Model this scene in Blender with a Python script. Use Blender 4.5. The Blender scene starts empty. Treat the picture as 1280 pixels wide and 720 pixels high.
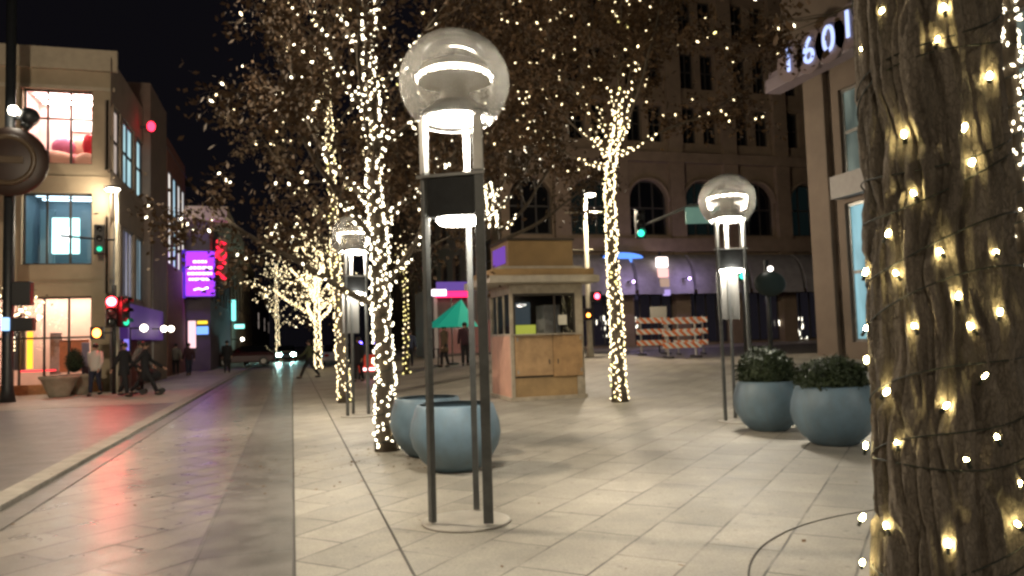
import bpy, math, random
from mathutils import Vector, Matrix, noise
random.seed(7)
PI = math.pi; R = math.radians
scene = bpy.context.scene
col = scene.collection

# ------------------------------------------------------------------ camera
F = 950.0
YAW, PITCH, ROLL = R(16.23), R(3.69), R(1.8)
EYE = Vector((0, 0, 1.6))
CAM = Matrix.Rotation(-YAW, 3, 'Z') @ Matrix.Rotation(PI/2 + PITCH, 3, 'X') @ Matrix.Rotation(-ROLL, 3, 'Z')
cd = bpy.data.cameras.new('camera'); cam = bpy.data.objects.new('camera', cd); col.objects.link(cam)
cam.matrix_world = Matrix.Translation(EYE) @ CAM.to_4x4()
cd.sensor_width = 36; cd.lens = 36*F/1280; cd.clip_start = .05; cd.clip_end = 800
scene.camera = cam

def ray(u, v):
    return (CAM @ Vector(((u-640)/F, -(v-360)/F, -1))).normalized()
def sstep(t):
    t = max(0, min(1, t)); return t*t*(3-2*t)
KX = -2.85
def H(x, y):
    if x < KX: return 0.06
    return 0.68*sstep((x-1.5)/8)*sstep((y-17)/14)
def G(u, v):
    d = ray(u, v); p = EYE.copy(); t = 0
    while t < 300:
        q = EYE + d*t
        if q.z <= H(q.x, q.y): break
        t += .02 if t < 40 else .2
    return Vector((q.x, q.y, H(q.x, q.y)))
def PY(u, v, y):
    d = ray(u, v); return EYE + d*(y/d.y)
def PX(u, v, x):
    d = ray(u, v); return EYE + d*(x/d.x)
def PD(u, v, depth):
    d = ray(u, v); f = CAM @ Vector((0, 0, -1)); return EYE + d*(depth/d.dot(f))
def depth_of(p):
    return (p-EYE).dot(CAM @ Vector((0, 0, -1)))
def zabove(base, u, v):
    """height above base of pixel (u,v) at the same horizontal distance as base"""
    d = ray(u, v); r = math.hypot(base.x, base.y); return EYE.z + d.z/math.hypot(d.x, d.y)*r - base.z

# ------------------------------------------------------------------ materials
MATS = {}
def mat(name, base=(.5,.5,.5), rough=.6, metal=0, em=None, es=0, var=0, vscale=4, bump=0, bscale=30, vstretch=(1,1,1), alpha=1, base2=None, trans=0, spec=None):
    if name in MATS: return MATS[name]
    m = bpy.data.materials.new(name); m.use_nodes = True
    nt = m.node_tree; N = nt.nodes; L = nt.links; b = N['Principled BSDF']
    b.inputs['Base Color'].default_value = (*base, 1); b.inputs['Roughness'].default_value = rough; b.inputs['Metallic'].default_value = metal
    if spec is not None: b.inputs['Specular IOR Level'].default_value = spec
    if trans: b.inputs['Transmission Weight'].default_value = trans
    if em: b.inputs['Emission Color'].default_value = (*em, 1); b.inputs['Emission Strength'].default_value = es
    if var or bump or base2:
        tc = N.new('ShaderNodeTexCoord'); mp = N.new('ShaderNodeMapping'); mp.inputs['Scale'].default_value = vstretch
        L.new(tc.outputs['Object'], mp.inputs['Vector'])
    if var or base2:
        nz = N.new('ShaderNodeTexNoise'); nz.inputs['Scale'].default_value = vscale; nz.inputs['Detail'].default_value = 6; nz.inputs['Roughness'].default_value = .65
        L.new(mp.outputs[0], nz.inputs['Vector'])
        cr = N.new('ShaderNodeValToRGB'); cr.color_ramp.elements[0].position = .3; cr.color_ramp.elements[1].position = .7
        b2 = base2 or tuple(min(1, c*(1+var)) for c in base); b1 = base if base2 else tuple(c*(1-var) for c in base)
        cr.color_ramp.elements[0].color = (*b1, 1); cr.color_ramp.elements[1].color = (*b2, 1)
        L.new(nz.outputs['Fac'], cr.inputs[0]); L.new(cr.outputs[0], b.inputs['Base Color'])
    if bump:
        n2 = N.new('ShaderNodeTexNoise'); n2.inputs['Scale'].default_value = bscale; n2.inputs['Detail'].default_value = 5
        L.new(mp.outputs[0], n2.inputs['Vector'])
        bp = N.new('ShaderNodeBump'); bp.inputs['Strength'].default_value = bump; bp.inputs['Distance'].default_value = .02
        L.new(n2.outputs['Fac'], bp.inputs['Height']); L.new(bp.outputs[0], b.inputs['Normal'])
    MATS[name] = m; return m
def emit(name, c, s, tex=False):
    if name in MATS: return MATS[name]
    m = bpy.data.materials.new(name); m.use_nodes = True; N = m.node_tree.nodes; N.clear()
    o = N.new('ShaderNodeOutputMaterial'); e = N.new('ShaderNodeEmission'); e.inputs[0].default_value = (*c, 1); e.inputs[1].default_value = s
    m.node_tree.links.new(e.outputs[0], o.inputs[0])
    MATS[name] = m; return m
def lit_window(name, c1, c2, s, scale=1.2, stretch=(1,1,.25)):
    """a lit curtain or room seen through glass: uneven emission under a glossy coat"""
    m = mat(name, (.03,.03,.035), .12, em=c1, es=s)
    N = m.node_tree.nodes; L = m.node_tree.links; b = N['Principled BSDF']
    tc = N.new('ShaderNodeTexCoord'); mp = N.new('ShaderNodeMapping'); mp.inputs['Scale'].default_value = stretch
    nz = N.new('ShaderNodeTexNoise'); nz.inputs['Scale'].default_value = scale; nz.inputs['Detail'].default_value = 4
    cr = N.new('ShaderNodeValToRGB'); cr.color_ramp.elements[0].position = .35; cr.color_ramp.elements[1].position = .65
    cr.color_ramp.elements[0].color = (*c1, 1); cr.color_ramp.elements[1].color = (*c2, 1)
    L.new(tc.outputs['Object'], mp.inputs[0]); L.new(mp.outputs[0], nz.inputs['Vector']); L.new(nz.outputs['Fac'], cr.inputs[0]); L.new(cr.outputs[0], b.inputs['Emission Color'])
    return m
def glass(name, tint=(1,1,1), haze=.0, refl=.06, hazecol=(.8,.8,.78)):
    if name in MATS: return MATS[name]
    m = bpy.data.materials.new(name); m.use_nodes = True; N = m.node_tree.nodes; L = m.node_tree.links; N.clear()
    o = N.new('ShaderNodeOutputMaterial'); t = N.new('ShaderNodeBsdfTransparent'); t.inputs[0].default_value = (*tint, 1)
    g = N.new('ShaderNodeBsdfGlossy'); g.inputs['Roughness'].default_value = .04
    lw = N.new('ShaderNodeFresnel'); lw.inputs['IOR'].default_value = 1.45
    mx = N.new('ShaderNodeMixShader'); L.new(lw.outputs[0], mx.inputs[0]); L.new(t.outputs[0], mx.inputs[1]); L.new(g.outputs[0], mx.inputs[2])
    last = mx
    if haze:
        d = N.new('ShaderNodeBsdfDiffuse'); d.inputs[0].default_value = (*hazecol, 1)
        tr = N.new('ShaderNodeBsdfTranslucent'); tr.inputs[0].default_value = (*hazecol, 1)
        m1 = N.new('ShaderNodeMixShader'); m1.inputs[0].default_value = .5; L.new(d.outputs[0], m1.inputs[1]); L.new(tr.outputs[0], m1.inputs[2])
        m2 = N.new('ShaderNodeMixShader'); m2.inputs[0].default_value = haze; L.new(mx.outputs[0], m2.inputs[1]); L.new(m1.outputs[0], m2.inputs[2]); last = m2
    L.new(last.outputs[0], o.inputs[0]); MATS[name] = m; return m
def pavers(name, c1, c2, mortar, w=1.06, h=.53, rot=-PI/4, rough=(.4,.6), tint=None, bump=.5, msize=.006):
    m = bpy.data.materials.new(name); m.use_nodes = True; N = m.node_tree.nodes; L = m.node_tree.links; b = N['Principled BSDF']
    tc = N.new('ShaderNodeTexCoord'); mp = N.new('ShaderNodeMapping'); mp.inputs['Rotation'].default_value = (0,0,rot)
    L.new(tc.outputs['Object'], mp.inputs[0])
    br = N.new('ShaderNodeTexBrick'); br.inputs['Scale'].default_value = 1; br.inputs['Brick Width'].default_value = w; br.inputs['Row Height'].default_value = h
    br.inputs['Mortar Size'].default_value = msize; br.inputs['Mortar Smooth'].default_value = .3; br.inputs['Bias'].default_value = -.1
    br.inputs['Color1'].default_value = (*c1,1); br.inputs['Color2'].default_value = (*c2,1); br.inputs['Mortar'].default_value = (*mortar,1)
    # a slight wobble, so that joints are not ruler-straight
    wn = N.new('ShaderNodeTexNoise'); wn.inputs['Scale'].default_value = 2.5; wn.inputs['Detail'].default_value = 2
    L.new(mp.outputs[0], wn.inputs['Vector'])
    ms = N.new('ShaderNodeVectorMath'); ms.operation = 'SCALE'; ms.inputs['Scale'].default_value = .02; L.new(wn.outputs['Color'], ms.inputs[0])
    ad = N.new('ShaderNodeVectorMath'); L.new(mp.outputs[0], ad.inputs[0]); L.new(ms.outputs[0], ad.inputs[1]); L.new(ad.outputs[0], br.inputs['Vector'])
    # worn, stained patches at three sizes
    def nz(sc, det=6): 
        n = N.new('ShaderNodeTexNoise'); n.inputs['Scale'].default_value = sc; n.inputs['Detail'].default_value = det; n.inputs['Roughness'].default_value = .6; L.new(tc.outputs['Object'], n.inputs['Vector']); return n
    big, mid, fine = nz(.45), nz(3.2), nz(60, 3)
    spk = N.new('ShaderNodeTexVoronoi'); spk.inputs['Scale'].default_value = 5.5; L.new(tc.outputs['Object'], spk.inputs['Vector'])
    def rng(src, a, c, f0=.3, f1=.7):
        r = N.new('ShaderNodeMapRange'); r.inputs['From Min'].default_value = f0; r.inputs['From Max'].default_value = f1; r.inputs['To Min'].default_value = a; r.inputs['To Max'].default_value = c; L.new(src, r.inputs['Value']); return r.outputs[0]
    prod = N.new('ShaderNodeMath'); prod.operation = 'MULTIPLY'; L.new(rng(big.outputs['Fac'], .66, 1.18), prod.inputs[0]); L.new(rng(mid.outputs['Fac'], .80, 1.12), prod.inputs[1])
    prod2 = N.new('ShaderNodeMath'); prod2.operation = 'MULTIPLY'; L.new(prod.outputs[0], prod2.inputs[0]); L.new(rng(fine.outputs['Fac'], .8, 1.18), prod2.inputs[1])
    gum = N.new('ShaderNodeMath'); gum.operation = 'MULTIPLY'; L.new(prod2.outputs[0], gum.inputs[0]); L.new(rng(spk.outputs['Distance'], .72, 1.0, .07, .16), gum.inputs[1]); prod2 = gum
    mul = N.new('ShaderNodeVectorMath'); mul.operation = 'SCALE'; jv = nz(1.1, 3); jf = N.new('ShaderNodeMath'); jf.operation = 'MULTIPLY'; L.new(br.outputs['Fac'], jf.inputs[0]); L.new(rng(jv.outputs['Fac'], .15, 1.0, .38, .58), jf.inputs[1])
    stone = nz(.35, 2); sc_ = N.new('ShaderNodeMix'); sc_.data_type = 'RGBA'; sc_.inputs['A'].default_value = (*c1,1); sc_.inputs['B'].default_value = (*c2,1); L.new(stone.outputs['Fac'], sc_.inputs['Factor'])
    jm = N.new('ShaderNodeMix'); jm.data_type = 'RGBA'; L.new(br.outputs['Fac'], jm.inputs['Factor']); L.new(br.outputs['Color'], jm.inputs['A']); L.new(sc_.outputs['Result'], jm.inputs['B'])
    jn = N.new('ShaderNodeMix'); jn.data_type = 'RGBA'; L.new(jf.outputs[0], jn.inputs['Factor']); L.new(jm.outputs['Result'], jn.inputs['A']); jn.inputs['B'].default_value = (*mortar,1)
    L.new(jn.outputs['Result'], mul.inputs[0]); L.new(prod2.outputs[0], mul.inputs['Scale'])
    L.new(mul.outputs[0], b.inputs['Base Color'])
    L.new(rng(mid.outputs['Fac'], rough[0], rough[1]), b.inputs['Roughness'])
    inv = N.new('ShaderNodeMath'); inv.operation = 'SUBTRACT'; inv.inputs[0].default_value = 1; L.new(br.outputs['Fac'], inv.inputs[1])
    hm = N.new('ShaderNodeMath'); hm.operation = 'MULTIPLY_ADD'; L.new(fine.outputs['Fac'], hm.inputs[0]); hm.inputs[1].default_value = .12; L.new(inv.outputs[0], hm.inputs[2])
    bp = N.new('ShaderNodeBump'); bp.inputs['Strength'].default_value = bump; bp.inputs['Distance'].default_value = .008
    L.new(hm.outputs[0], bp.inputs['Height']); L.new(bp.outputs[0], b.inputs['Normal'])
    MATS[name] = m; return m

DARKMETAL = mat('dark_painted_steel', (.018,.02,.022), .45, .0, var=.3, vscale=8, bump=.1)
BLACK = mat('black_plastic', (.012,.012,.013), .5)
STEEL = mat('grey_steel', (.32,.31,.29), .4, .6, var=.2)
CREAMPOLE = mat('cream_pole_paint', (.55,.5,.38), .5, var=.15)
CLEAR = glass('clear_glass')
DARKGLASS = mat('dark_window_glass', (.006,.007,.009), .08, var=.3, vscale=.5)
GLOBE = glass('globe_acrylic', (.88,.88,.86), .19, hazecol=(.85,.83,.78))
BULB = emit('warm_bulb', (1,.80,.45), 6)
BULBY = emit('yellow_bulb', (1,.84,.30), 4)
BULBW = emit('white_bulb', (1,.88,.62), 8)
CORD = mat('dark_green_cord', (.012,.016,.01), .6)

# ------------------------------------------------------------------ mesh builder
class MB:
    def __init__(s): s.v = []; s.f = []; s.sm = []
    def add(s, vs, fs, smooth=False):
        n = len(s.v); s.v += [tuple(p) for p in vs]; s.f += [tuple(i+n for i in f) for f in fs]; s.sm += [smooth]*len(fs)
    def box(s, c, size, rot=None, taper=1):
        hx, hy, hz = size[0]/2, size[1]/2, size[2]/2; c = Vector(c); vs = []
        for dz in (-1, 1):
            k = taper if dz > 0 else 1
            for dx, dy in ((-1,-1),(1,-1),(1,1),(-1,1)):
                p = Vector((dx*hx*k, dy*hy*k, dz*hz))
                if rot is not None: p = rot @ p
                vs.append(c+p)
        s.add(vs, [(3,2,1,0),(4,5,6,7),(0,1,5,4),(1,2,6,5),(2,3,7,6),(3,0,4,7)])
    def bbox(s, a, b):
        a, b = Vector(a), Vector(b); s.box((a+b)/2, [abs(x) for x in (b-a)])
    def tube(s, pts, rad, n=8, caps=True, smooth=True):
        pts = [Vector(p) for p in pts]
        if not hasattr(rad, '__len__'): rad = [rad]*len(pts)
        t0 = (pts[1]-pts[0]).normalized(); a = t0.orthogonal().normalized(); vs = []
        for i, p in enumerate(pts):
            t = (pts[min(i+1,len(pts)-1)]-pts[max(i-1,0)]).normalized()
            a = (a - t*a.dot(t)); a = a.normalized() if a.length > 1e-6 else t.orthogonal().normalized(); b = t.cross(a)
            for k in range(n):
                th = 2*PI*k/n; vs.append(p + (a*math.cos(th)+b*math.sin(th))*rad[i])
        fs = [(i*n+k, i*n+(k+1)%n, (i+1)*n+(k+1)%n, (i+1)*n+k) for i in range(len(pts)-1) for k in range(n)]
        s.add(vs, fs, smooth)
        if caps:
            m = (len(pts)-1)*n; q = len(s.v)-len(vs)
            s.f += [tuple(q+k for k in reversed(range(n))), tuple(q+m+k for k in range(n))]; s.sm += [False, False]
    def lathe(s, prof, c=(0,0,0), n=32, smooth=True, cap=False):
        c = Vector(c); vs = [c+Vector((r*math.cos(2*PI*k/n), r*math.sin(2*PI*k/n), z)) for r, z in prof for k in range(n)]
        fs = [(i*n+k, i*n+(k+1)%n, (i+1)*n+(k+1)%n, (i+1)*n+k) for i in range(len(prof)-1) for k in range(n)]
        s.add(vs, fs, smooth)
        if cap: q = len(s.v)-len(vs); s.f += [tuple(q+k for k in reversed(range(n))), tuple(len(s.v)-n+k for k in range(n))]; s.sm += [False]*2
    def ball(s, c, r, n=12, m=8, scale=(1,1,1), smooth=True, rot=None):
        c = Vector(c); vs = []; 
        for i in range(m+1):
            ph = PI*i/m
            for k in range(n):
                p = Vector((r*scale[0]*math.sin(ph)*math.cos(2*PI*k/n), r*scale[1]*math.sin(ph)*math.sin(2*PI*k/n), -r*scale[2]*math.cos(ph)))
                if rot is not None: p = rot @ p
                vs.append(c+p)
        fs = []
        for i in range(m):
            for k in range(n):
                q = (i*n+k, i*n+(k+1)%n, (i+1)*n+(k+1)%n, (i+1)*n+k)
                fs.append(q if 0 < i < m-1 else (q[0], q[2], q[3]) if i == 0 else (q[0], q[1], q[2]))
        s.add(vs, fs, smooth)
    def octa(s, c, r, e=1.9):
        c = Vector(c); vs = [c+Vector(p) for p in ((r,0,0),(0,r,0),(-r,0,0),(0,-r,0),(0,0,r*e),(0,0,-r*e))]
        rr_ = Matrix.Rotation(random.uniform(-1,1),3,'X') @ Matrix.Rotation(random.uniform(-1,1),3,'Y'); vs = [c+rr_@(p-c) for p in vs]; s.add(vs, [(0,1,4),(1,2,4),(2,3,4),(3,0,4),(1,0,5),(2,1,5),(3,2,5),(0,3,5)], True)
    def quad(s, a, b, c, d): s.add([a,b,c,d], [(0,1,2,3)])
    def disc(s, c, r, n=32, z=0, up=True):
        c = Vector(c); vs = [c+Vector((r*math.cos(2*PI*k/n), r*math.sin(2*PI*k/n), z)) for k in range(n)]
        s.add(vs, [tuple(range(n)) if up else tuple(reversed(range(n)))])
    def build(s, name, m, parent=None, org=None, bevel=0, weld=False):
        me = bpy.data.meshes.new(name); vs = s.v
        if org is not None: vs = [(p[0]-org[0], p[1]-org[1], p[2]-org[2]) for p in vs]
        me.from_pydata([tuple(p) for p in vs], [], s.f); me.materials.append(m)
        me.polygons.foreach_set('use_smooth', s.sm); me.update()
        o = bpy.data.objects.new(name, me); col.objects.link(o)
        if parent is not None: o.parent = parent
        if bevel:
            bv = o.modifiers.new('bevel', 'BEVEL'); bv.width = bevel; bv.segments = 2; bv.limit_method = 'ANGLE'
        return o
def tag(o, label=None, cat=None, group=None, kind=None):
    if label: o['label'] = label
    if cat: o['category'] = cat
    if group: o['group'] = group
    if kind: o['kind'] = kind
    return o
def thing(name, loc, label, cat, group=None, rz=0):
    o = bpy.data.objects.new(name, None); col.objects.link(o); o.location = loc; o.rotation_euler = (0,0,rz); o.empty_display_size = .1
    return tag(o, label, cat, group)
def kids(o): return [c for c in bpy.data.objects if c.parent == o]
def copy_tree(o, loc=None, rz=None, parent=None, ch=None):
    c = o.copy(); col.objects.link(c)
    if parent is not None: c.parent = parent
    if loc is not None: c.location = loc
    if rz is not None: c.rotation_euler = (0,0,rz)
    for k in kids(o): copy_tree(k, parent=c)
    return c

# ------------------------------------------------------------------ world
w = bpy.data.worlds.new('World'); scene.world = w; w.use_nodes = True
bg = w.node_tree.nodes['Background']; bg.inputs[0].default_value = (.5,.45,.62,1); bg.inputs[1].default_value = .0065
scene.view_settings.view_transform = 'Standard'; scene.view_settings.look = 'None'; scene.view_settings.exposure = .15; scene.view_settings.gamma = 1
cy = scene.cycles
cy.use_denoising = True
try: cy.denoiser = 'OPENIMAGEDENOISE'
except Exception: pass
cy.max_bounces = 5; cy.diffuse_bounces = 2; cy.glossy_bounces = 3; cy.transparent_max_bounces = 12; cy.transmission_bounces = 4
cy.sample_clamp_indirect = 3; cy.sample_clamp_direct = 0; cy.caustics_reflective = False; cy.caustics_refractive = False
cy.filter_width = 2.7; cy.use_light_tree = True

# ------------------------------------------------------------------ ground
PLAZA = pavers('plaza_granite', (.37,.335,.275), (.285,.26,.215), (.085,.078,.068), rough=(.5,.68), msize=.010)
TRANSIT = pavers('transitway_granite', (.27,.237,.20), (.19,.168,.142), (.07,.06,.055), w=1.0, h=.5, rough=(.24,.42), bump=.3, msize=.02)
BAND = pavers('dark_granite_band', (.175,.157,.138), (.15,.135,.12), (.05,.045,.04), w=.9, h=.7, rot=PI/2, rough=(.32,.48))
LEFTPAVE = pavers('crossing_granite', (.12,.103,.092), (.09,.08,.072), (.05,.045,.04), w=.5, h=.25, rot=0, rough=(.38,.5))
WALK = pavers('pale_concrete_walk', (.42,.38,.31), (.38,.34,.28), (.14,.12,.1), w=1.5, h=1.5, rot=0, rough=(.5,.6))
ASPH = mat('asphalt', (.045,.042,.04), .5, var=.3, vscale=3, bump=.5, bscale=120)
KERB = mat('kerb_granite', (.25,.225,.19), .6, var=.3, vscale=3, bump=.3)
JOINT = mat('joint_filler', (.075,.066,.056), .8)

def sheet(name, x0, x1, y0, y1, dz, m, step=1.0, kind='structure'):
    def cuts(a, b):
        r = [a]; k = math.floor(a/step)+1
        while k*step < b-1e-6: r.append(k*step); k += 1
        return r+[b]
    xs, ys = cuts(x0, x1), cuts(y0, y1); b = MB()
    vs = [(x, y, (H(x, y) if x >= KX else 0)+dz) for y in ys for x in xs]; nx = len(xs)
    b.add(vs, [(j*nx+i, j*nx+i+1, (j+1)*nx+i+1, (j+1)*nx+i) for j in range(len(ys)-1) for i in range(nx-1)], True)
    return tag(b.build(name, m), kind=kind)
b = MB(); b.quad((-320,-60,-.03),(320,-60,-.03),(320,420,-.03),(-320,420,-.03)); tag(b.build('ground', ASPH), kind='structure')
sheet('cross_street', KX, 60, -12, 70, -.012, ASPH)
sheet('plaza_paving', 0, 60, -12, 27, -.004, PLAZA)
sheet('plaza_paving_far', 0, 14, 27, 38, -.004, PLAZA)
sheet('far_sidewalk', 0, 60, 38, 70, -.004, WALK)
sheet('street', KX, 0, -12, 250, -.004, TRANSIT)
sheet('dark_paving_band', -.74, 0, -12, 60, 0, BAND)  # darker strip running along the street, left of the long joint
sheet('far_street_paving', 0, 12, 70, 250, -.004, TRANSIT, 10)
b = MB(); b.bbox((-60,-12,-.02), (KX-.30, 23.5, .055)); tag(b.build('side_pavement', LEFTPAVE), kind='structure')
b = MB(); b.bbox((-60,23.5,-.02), (KX-.30, 250, .059)); tag(b.build('left_sidewalk', WALK), kind='structure')
b = MB()
for k in range(-8, 60): b.bbox((KX-.296, k*1.5+.006, -.02), (KX, k*1.5+1.494, .063))
tag(b.build('kerb', KERB, bevel=.012), kind='structure')
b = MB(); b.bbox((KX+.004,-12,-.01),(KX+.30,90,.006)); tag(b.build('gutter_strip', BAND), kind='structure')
# longitudinal joints
b = MB()
for x0, wd in ((-.008,.016), (.775,.016)):
    b.bbox((x0,-3,-.003),(x0+wd,60,.0045))
tag(b.build('paving_joint', JOINT), kind='structure')
# circular joint round the near tree
def circum(a, b_, c):
    d = 2*(a.x*(b_.y-c.y)+b_.x*(c.y-a.y)+c.x*(a.y-b_.y))
    s = [p.x**2+p.y**2 for p in (a, b_, c)]
    ux = (s[0]*(b_.y-c.y)+s[1]*(c.y-a.y)+s[2]*(a.y-b_.y))/d; uy = (s[0]*(c.x-b_.x)+s[1]*(a.x-c.x)+s[2]*(b_.x-a.x))/d
    return Vector((ux, uy, 0)), math.hypot(ux-a.x, uy-a.y)
cc, cr_ = circum(G(936,712), G(962,676), G(1076,640))
b = MB(); b.lathe([(cr_-.006,-.001),(cr_-.006,.0015),(cr_+.006,.0015),(cr_+.006,-.001)], (cc.x, cc.y, 0), 96)
tag(b.build('round_paving_joint', JOINT), kind='structure')

rnd = random.Random(77); b = MB()
for i in range(420):
    x, y = rnd.uniform(-8,13), rnd.uniform(2.5,24)
    if rnd.random() < .5: a_ = rnd.uniform(0,2*PI); k_ = rnd.uniform(.3,2.2); x, y = 1.2+k_*math.cos(a_), 10.5+k_*math.sin(a_)
    z = H(x,y)+.012; s_ = rnd.uniform(.012,.03); a_ = rnd.uniform(0,2*PI); u_ = Vector((math.cos(a_),math.sin(a_),rnd.uniform(-.2,.3)))*s_; v_ = Vector((-math.sin(a_),math.cos(a_),rnd.uniform(-.1,.3)))*s_*.6; c_ = Vector((x,y,z))
    b.quad(c_-u_, c_+v_, c_+u_, c_-v_)
tag(b.build('fallen_leaves', mat('dry_leaf', (.14,.075,.03), .8, var=.4)), 'small dry leaves scattered over the paving', 'leaves', kind='stuff')
# ------------------------------------------------------------------ mall globe lamp
def make_lamp(loc, rz, pts, label, zs, rear_panel=False, power=1.0):
    """pts: three leg points in lamp coordinates; zs: heights (disk, box top, box bottom, globe centre), globe radius"""
    zd, zt, zb, zg, rg = zs
    t = thing('globe_lamp', loc, label, 'street lamp', 'globe lamps of the mall', rz)
    b = MB(); b.lathe([(.0,.0),(.39,.0),(.385,.012),(.36,.016),(0,.016)], n=40); b.build('base_plate', mat('lamp_base', (.35,.32,.27), .5, var=.2), t)
    c = sum((Vector((p[0],p[1],0)) for p in pts), Vector())/3
    for (x, y, wx, wy, rr) in pts:
        q = MB(); q.box((x, y, (zd+.03)/2), (wx, wy, zd-.03), Matrix.Rotation(rr, 3, 'Z')); q.build('leg', mat('lamp_leg_paint', (.085,.088,.086), .38, var=.25, vscale=8), t, bevel=.006)
        q = MB(); q.box((x, y, (zd+zt)/2+.015), (wx*1.08, wy*1.08, zd-zt-.06), Matrix.Rotation(rr, 3, 'Z')); q.build('upper_strut', STEEL, t, bevel=.006)  # paler sleeve over the upper leg, lamp light put into its colour
    # box between the legs
    b = MB(); P = [Vector((p[0], p[1], 0)) for p in pts]; out = [p+(p-c).normalized()*.035 for p in P]
    vs = [(p.x, p.y, z) for z in (zb, zt) for p in out]
    b.add(vs, [(2,1,0),(3,4,5),(0,1,4,3),(1,2,5,4),(2,0,3,5)]); b.build('ballast_box', DARKMETAL, t, bevel=.01)
    b = MB(); o2 = [c+(p-c)*1.12 for p in out]; vs = [(p.x, p.y, z) for z in (zt+.002, zt+.028) for p in o2]
    b.add(vs, [(2,1,0),(3,4,5),(0,1,4,3),(1,2,5,4),(2,0,3,5)]); b.build('box_flange', STEEL, t)
    E = emit('lamp_white', (1,.93,.80), 320)
    b = MB(); b.lathe([(.0,zb-.05),(.17,zb-.045),(.19,zb-.02),(.19,zb-.001)], (c.x,c.y,0), 32); b.build('lower_light', emit('lamp_lower_white', (1,.92,.78), 90), t)
    # head
    b = MB(); b.lathe([(.30,zd-.03),(.30,zd+.03),(.20,zd+.12),(.13,zd+.14)], (c.x,c.y,0), 40)
    b.lathe([(.30,zd-.03),(.27,zd-.03),(.27,zd-.01)], (c.x,c.y,0), 40); b.build('globe_collar', STEEL, t)
    b = MB(); b.lathe([(0,zd-.05),(.16,zd-.045),(.24,zd-.025),(.265,zd-.008)], (c.x,c.y,0), 40); b.build('main_light', E, t)
    gl = MB(); a0 = math.asin(.30/rg); prof = []
    for i in range(25):
        a = -PI/2 + a0 + (PI-a0)*i/24; prof.append((max(rg*math.cos(a), .0005), zg+rg*math.sin(a)*.96))
    gl.lathe(prof, (c.x,c.y,0), 64); gl.build('globe', GLOBE, t)
    REF = mat('lamp_reflector', (.5,.47,.41), .45, .3)
    b = MB(); b.lathe([(.13,zd+.14),(.13,zg-.02),(.24,zg+.02),(.335,zg+.015)], (c.x,c.y,0), 48)
    b.lathe([(.335,zg+.07),(.30,zg+.14),(.20,zg+.19),(.02,zg+.21)], (c.x,c.y,0), 48); b.build('reflector', REF, t)
    b = MB(); n = 18
    for k in range(n):
        a = 2*PI*k/n; b.ball((c.x+.325*math.cos(a), c.y+.325*math.sin(a), zg+.042), .015, 8, 6, (1.8,1.8,.8))
    b.build('light_ring', emit('lamp_ring', (1,.90,.74), 75), t)
    if rear_panel:
        q = MB(); q.box((c.x+.03, c.y+.26, zb-.45), (.40,.02,.86)); q.build('rear_panel', mat('rear_panel_grey', (.11,.107,.10), .5, var=.1), t)
    return t
# main lamp from its three feet
L1, L2, L3 = G(541,657), G(611,659), G(596,641)
cen = (L1+L2+L3)/3; cen.z = 0
toc = math.atan2(-cen.y, -cen.x)
pts = [(L1.x-cen.x, L1.y-cen.y, .05, .07, .3), (L2.x-cen.x, L2.y-cen.y, .085, .05, -YAW), (L3.x-cen.x, L3.y-cen.y, .055, .05, -YAW)]
ZS = (zabove(cen,556,146), zabove(cen,556,226), zabove(cen,556,274), zabove(cen,560,104), .50)
lampA = make_lamp(cen, 0, pts, 'large globe lamp in front, its three dark legs standing before the blue planter', ZS)
lamp_spots = [((449,520), 'globe lamp partly hidden behind the light-wrapped trunk, street end of the row', .4),
              ((926,527), 'globe lamp with clear globe beside the blue planters with shrubs', -.2)]
cpy = []
for (uv, lab, rz) in lamp_spots:
    p = G(*uv); 
    o = make_lamp(p, 0, [(-.27,.0,.05,.06,0), (.2,-.05,.05,.06,0), (.02,.3,.05,.05,0)], lab, ZS, True); o.rotation_euler.z = rz
    cpy.append(o)
# unseen lamps of the same kind, added to light the near ground and trunk
for i, (x, y) in enumerate(((-1.4,-6.5), (6.5,-6.5), (9.5,3.0), (14.5,15.5))):
    o = copy_tree(cpy[1], (x, y, H(x,y)), rz=.5*i); o['label'] = ['globe lamp standing on the street side behind the photographer', 'globe lamp standing on the plaza behind the photographer', 'globe lamp out of view behind the bark tree', 'globe lamp hidden behind the bark tree near the corner building'][i]

# ------------------------------------------------------------------ planters
PB = mat('blue_planter_glaze', (.115,.175,.22), .45, var=.18, vscale=2.5, bump=.06, bscale=8)
def weather(m):
    N = m.node_tree.nodes; L = m.node_tree.links; bs = N['Principled BSDF']; src = bs.inputs['Base Color'].links[0].from_socket
    tc = N.new('ShaderNodeTexCoord'); mp = N.new('ShaderNodeMapping'); mp.inputs['Scale'].default_value = (9,9,1.2); nz = N.new('ShaderNodeTexNoise'); nz.inputs['Scale'].default_value = 1; nz.inputs['Detail'].default_value = 7
    L.new(tc.outputs['Object'], mp.inputs[0]); L.new(mp.outputs[0], nz.inputs['Vector']); cr = N.new('ShaderNodeValToRGB'); cr.color_ramp.elements[0].position = .5; cr.color_ramp.elements[1].position = .75; L.new(nz.outputs['Fac'], cr.inputs[0])
    mx = N.new('ShaderNodeMix'); mx.data_type = 'RGBA'; L.new(src, mx.inputs['A']); mx.inputs['B'].default_value = (.13,.155,.17,1); k = N.new('ShaderNodeMath'); k.operation = 'MULTIPLY'; k.inputs[1].default_value = .55; L.new(cr.outputs[0], k.inputs[0]); L.new(k.outputs[0], mx.inputs['Factor']); L.new(mx.outputs['Result'], bs.inputs['Base Color'])
    mr = N.new('ShaderNodeMapRange'); mr.inputs['To Min'].default_value = .35; mr.inputs['To Max'].default_value = .65; L.new(nz.outputs['Fac'], mr.inputs['Value']); L.new(mr.outputs[0], bs.inputs['Roughness'])
weather(PB)
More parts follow.
